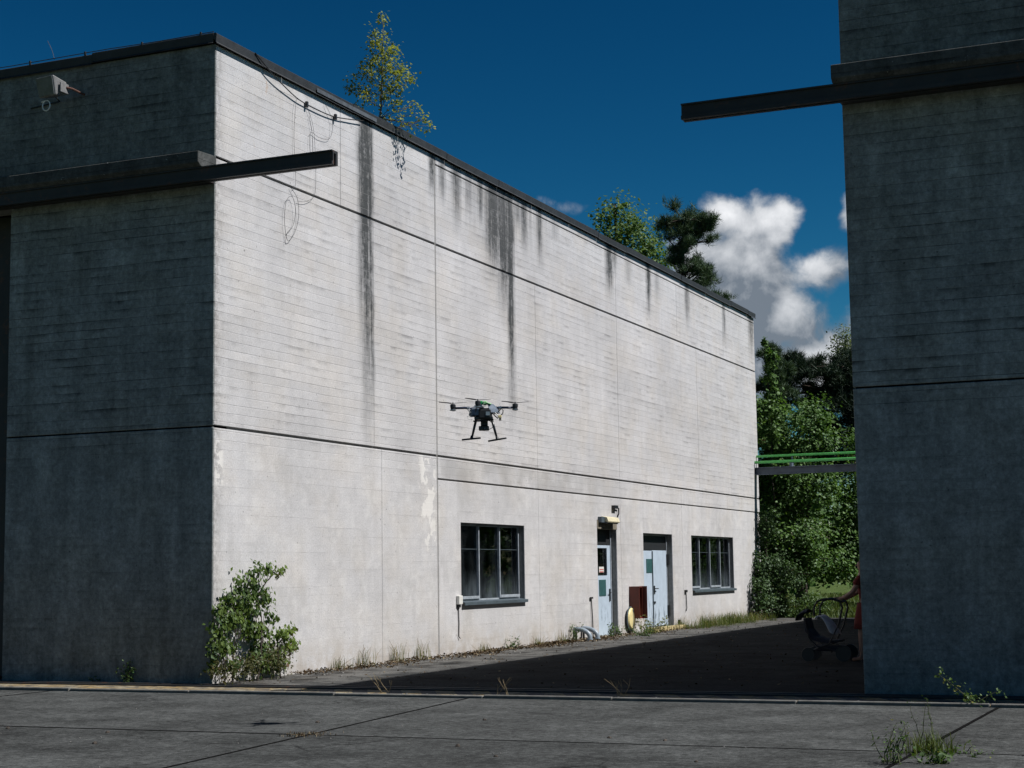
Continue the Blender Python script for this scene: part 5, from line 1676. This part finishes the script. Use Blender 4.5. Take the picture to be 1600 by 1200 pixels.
# landing legs with skids
for (p0, p1, s0, s1, dd) in ((px(744, 657), px(737.5, 684), px(722, 687), px(751, 685.5), 0.0), (px(768.5, 655), px(776.5, 686), px(763, 690), px(791, 686.5), -0.03)):
    lg = MB().tube([p0 + Vector((0, dd, 0)), p0.lerp(p1, .5) + Vector((0, dd, 0)), p1 + Vector((0, dd, 0))], [0.014, 0.0135, 0.011], 10).build('leg', CARBON, dr, smooth=True)
    mid = (s0 + s1) / 2
    hd = Vector(((s1 - s0).x * .5, -0.10 if dd == 0 else -0.09, (s1 - s0).z * .5))
    MB().tube([s0 + Vector((0, 0.02 + dd, 0)), s1 + Vector((0, -0.06 + dd, 0))], 0.0098, 10).build('skid', BLACK, lg, smooth=True)
    MB().tube([p1 + Vector((0, dd, .012)), Vector((mid.x, dd - .02, mid.z))], 0.016, 10).build('foot_joint', BLACK, lg)
# camera under the body
cm = MB().box((-0.038, -0.03, -0.145), (0.038, 0.04, -0.072)).build('gimbal', BLACK, dr, 0.006)
MB().box((-0.034, -0.032, -0.098), (0.034, 0.038, -0.075)).build('gimbal_plate', ALU, cm, 0.003)
MB().box((-0.060, -0.050, -0.196), (0.052, 0.030, -0.148)).build('camera_body', CARBON, cm, 0.008)
MB().tube([(-0.012, -0.050, -0.172), (-0.012, -0.068, -0.172)], 0.014, 12).build('camera_lens', BLACK, cm)
MB().tube([(0.018, -0.050, -0.172), (0.018, -0.060, -0.172)], 0.010, 12).build('camera_lens', BLACK, cm)
for x_ in (-0.012, 0.006):
    MB().box((x_ - .003, -0.053, -0.180), (x_ + .003, -0.0502, -0.168)).build('indicator', WHITEP, cm)
# cables and battery plug
MB().tube([(0.05, -0.06, -0.09), (0.08, -0.07, -0.115), (0.098, -0.06, -0.135), (0.085, -0.05, -0.17), (0.052, -0.03, -0.185)], 0.0035, 6).build('cable', BLACKM, dr)
MB().tube([(0.15, -0.05, 0.0), (0.185, -0.06, 0.035), (0.205, -0.05, 0.015), (0.200, -0.05, -0.02), (0.17, -0.05, -0.045)], 0.006, 6).build('cable', BLACKM, dr)
MB().tube([(0.11, -0.08, 0.0), (0.135, -0.09, -0.03), (0.15, -0.09, -0.05), (0.165, -0.09, -0.07)], 0.005, 6).build('cable', WHITEP, dr)
MB().tube([(0.09, -0.09, -0.01), (0.12, -0.10, -0.05), (0.15, -0.10, -0.075)], 0.007, 6).build('cable', BLACKM, dr)
MB().box((0.150, -0.105, -0.068), (0.188, -0.075, -0.040)).build('battery_plug', YELLOW, dr, 0.004)
MB().box((0.160, -0.10, -0.098), (0.185, -0.075, -0.070)).build('plug_sleeve', TAN, dr, 0.004)
MB().tube([(-0.13, -0.06, -0.05), (-0.175, -0.08, -0.045), (-0.17, -0.09, -0.075), (-0.13, -0.08, -0.085)], 0.005, 6).build('cable', WHITEP, dr)
MB().tube([(-0.145, -0.07, -0.005), (-0.17, -0.08, 0.02), (-0.155, -0.07, 0.035)], 0.006, 6).build('cable', ALU, dr)

# ------------------------------------------------------------------ person with a pushchair, in the shade of the right hall
SXY = Vector((7.70, 7.55, 0))
stl = thing('pushchair', SXY, 'dark pushchair with a tubular handle standing in the shaded gap', 'pushchair')


def W3(x, y, z):
    return (SXY.x + x, SXY.y + y, z)


for sy in (-0.24, 0.24):
    MB().tube([W3(0.30, sy, 0.92), W3(0.22, sy, 0.62), W3(0.05, sy, 0.30), W3(-0.32, sy, 0.16)], 0.014, 8).build('frame_tube', BLACK, stl)
    MB().tube([W3(-0.36, sy, 0.72), W3(-0.30, sy, 0.40), W3(-0.16, sy, 0.26), W3(0.30, sy, 0.14)], 0.014, 8).build('frame_tube', BLACK, stl)
hb = [W3(0.22, -.24, .62), W3(0.30, -.24, .92), W3(.27, -.24, 1.02), W3(.16, -.23, 1.065), W3(-.02, -.22, 1.07), W3(-.14, -.22, 1.03), W3(-.20, -.22, .92), W3(-.20, -.23, .78)]
MB().tube(hb, 0.019, 8).build('handle', BLACK, stl)
MB().tube([(p[0], p[1] + .46, p[2]) for p in hb], 0.019, 8).build('handle', BLACK, stl)
MB().tube([W3(.27, -.24, 1.02), W3(.27, .22, 1.02)], 0.017, 8).build('handle_bar', BLACK, stl)
m = MB()
prof = [(-.40, .74), (-.38, .52), (-.26, .36), (.02, .30), (.22, .33), (.24, .37), (.02, .36), (-.20, .43), (-.31, .56), (-.34, .74)]
m.prism([(SXY.x + p, q) for p, q in prof], 1, SXY.y - .21, SXY.y + .21)
m.build('seat', NAVY, stl, 0.012)
m = MB()
rows_ = []
for a in [i * PI / 2 / 5 for i in range(6)]:
    rows_.append([W3(-.34 - .20 * math.sin(a) + .0, -.22 + .44 * j / 6, .70 + .20 * math.cos(a) * (1 - .25 * ((j - 3) / 3) ** 2)) for j in range(7)])
v = [p for r_ in rows_ for p in r_]
m.add(v, [(i * 7 + j, i * 7 + j + 1, (i + 1) * 7 + j + 1, (i + 1) * 7 + j) for i in range(5) for j in range(6)])
o = m.build('hood', NAVY, stl)
o.modifiers.new('solid', 'SOLIDIFY').thickness = 0.012
MB().box(W3(-.20, -.18, .17), W3(.22, .18, .27)).build('basket', NAVY, stl, 0.02)
for (wx, wy, r) in ((-.32, -.25, .12), (-.32, .25, .12), (.30, -.27, .14), (.30, .27, .14)):
    wh = MB().lathe([(r - .025, -.018), (r - .005, -.02), (r, -.010), (r, .010), (r - .005, .02), (r - .025, .018)], 20, 'Y', W3(wx, wy, r)).build('wheel', BLACK, stl)
    MB().lathe([(r - .06, -.012), (r - .058, .012)], 20, 'Y', W3(wx, wy, r)).build('rim', STEEL, wh)
# grey cloth bundle lying over the seat
cb = MB()
rnd = random.Random(2)
nu, nv = 12, 9
v = []
for i in range(nu):
    for j in range(nv):
        u, w = i / (nu - 1), j / (nv - 1)
        xx = -.20 + .40 * w * (0.45 + .55 * abs(math.sin(u * PI * 1.5 + .4)))
        zz = .86 - .10 * (1 - w) ** 2 - .36 * w ** 2.2 - .05 * abs(u - .5) + .03 * math.sin(u * 9 + w * 3)
        yy = -.23 + .42 * u + .02 * math.sin(w * 6)
        v.append(W3(xx, yy, zz))
cb.add(v, [(i * nv + j, i * nv + j + 1, (i + 1) * nv + j + 1, (i + 1) * nv + j) for i in range(nu - 1) for j in range(nv - 1)])
o = cb.build('cloth', GREYCLOTH, None, smooth=True)
so = o.modifiers.new('solid', 'SOLIDIFY')
so.thickness = 0.03
o.modifiers.new('sub', 'SUBSURF').levels = 1
tag(o, 'pale grey cloth draped over the pushchair seat', 'cloth')


def skinned(name, verts, edges, rads, m, parent, root=0, sub=2):
    me = bpy.data.meshes.new(name)
    me.from_pydata([tuple(v) for v in verts], edges, [])
    o = bpy.data.objects.new(name, me)
    COL.objects.link(o)
    md = o.modifiers.new('skin', 'SKIN')
    md.use_smooth_shade = True
    sv = me.skin_vertices[0].data if len(me.skin_vertices) else me.skin_vertices.new().data
    for i, r in enumerate(rads):
        sv[i].radius = r if hasattr(r, '__len__') else (r, r)
        sv[i].use_root = (i == root)
    s = o.modifiers.new('sub', 'SUBSURF')
    s.levels = s.render_levels = sub
    me.materials.append(m)
    if parent is not None:
        o.parent = parent
        me.transform(Matrix.Translation(-world_loc(parent)))
    return o


PX = Vector((8.37, 7.62, 0))
person = thing('person', PX, 'person in a red top and skirt holding the pushchair, half hidden by the wall', 'person')


def Q(x, y, z):
    return (PX.x + x, PX.y + y, z)


# facing -x; walking, both hands on the handle
V_ = [Q(0, 0, .98), Q(-.02, 0, 1.14), Q(-.04, 0, 1.30), Q(-.05, 0, 1.44), Q(-.06, 0, 1.53), Q(-.085, 0, 1.63), Q(-.09, 0, 1.72)]
R_ = [(.15, .12), (.14, .105), (.155, .115), (.13, .09), (.055, .055), (.085, .075), (.075, .075)]
E_ = [(i, i + 1) for i in range(6)]


def chain(start, pts, rads):
    prev = start
    for p, r in zip(pts, rads):
        V_.append(p)
        R_.append(r)
        E_.append((prev, len(V_) - 1))
        prev = len(V_) - 1
    return prev


for sy in (-1, 1):
    h = chain(3, [Q(-.07, sy * .17, 1.42), Q(-.20, sy * .22, 1.18), Q(-.40, sy * .19, 1.07), Q(-.475, sy * .17, 1.065)], [.055, .046, .036, .026])
    for fi, (dy, dz, L) in enumerate(((-.03, .012, .055), (-.01, .016, .065), (.01, .014, .06), (.03, .008, .05))):
        chain(h, [Q(-.51, sy * .17 + dy, 1.08 + dz), Q(-.51 - L * .5, sy * .17 + dy, 1.06 + dz), Q(-.51 - L * .3, sy * .17 + dy, 1.03)], [.010, .009, .007])
    chain(h, [Q(-.485, sy * .17 - sy * .04, 1.06), Q(-.51, sy * .17 - sy * .055, 1.04)], [.011, .009])
    st = -.16 if sy < 0 else .14
    chain(0, [Q(.0, sy * .09, .92), Q(st * .5 - .02, sy * .10, .50), Q(st + .06, sy * .10, .09), Q(st + .02, sy * .10, .035), Q(st - .12, sy * .10, .03)], [.095, .062, .040, .040, .030])
skinned('body', V_, E_, R_, SKIN, person)
tv = [Q(0, 0, .90), Q(-.02, 0, 1.12), Q(-.04, 0, 1.30), Q(-.05, 0, 1.45)]
tr = [(.175, .14), (.158, .122), (.172, .132), (.142, .105)]
te = [(0, 1), (1, 2), (2, 3)]
for sy in (-1, 1):
    tv += [Q(-.07, sy * .17, 1.42), Q(-.17, sy * .20, 1.29)]
    tr += [.072, .066]
    te += [(3, len(tv) - 2), (len(tv) - 2, len(tv) - 1)]
skinned('top', tv, te, tr, REDCLOTH, person)
MB().lathe([(.17, 1.00), (.195, .88), (.23, .70), (.25, .55), (.243, .55), (.22, .70), (.18, .9), (.15, .99)], 18, 'Z', (PX.x, PX.y, 0)).build('skirt', REDCLOTH, person, smooth=True)
hv = [Q(-.075, 0, 1.66), Q(-.06, 0, 1.745), Q(-.0, 0, 1.66), Q(.01, 0, 1.56)]
skinned('hair', hv, [(0, 1), (1, 2), (2, 3)], [.080, .07, .075, .05], HAIR, person)
for sy in (-1, 1):
    MB().lathe([(.004, -.008), (.011, 0), (.004, .008)], 10, 'X', Q(-.170, sy * .032, 1.655)).build('eye', BLACK, person)
    MB().lathe([(.012, -.006), (.024, 0), (.012, .006)], 10, 'Y', Q(-.08, sy * .083, 1.645)).build('ear', SKIN, person)
MB().add([Q(-.165, -.012, 1.625), Q(-.165, .012, 1.625), Q(-.195, 0, 1.622), Q(-.163, 0, 1.665)], [(0, 1, 2), (0, 2, 3), (1, 3, 2), (0, 3, 1)]).build('nose', SKIN, person)
MB().box(Q(-.168, -.022, 1.590), Q(-.160, .022, 1.598)).build('mouth', REDPRINT, person)

for o in list(bpy.data.objects):
    if '_local' in o:
        del o['_local']
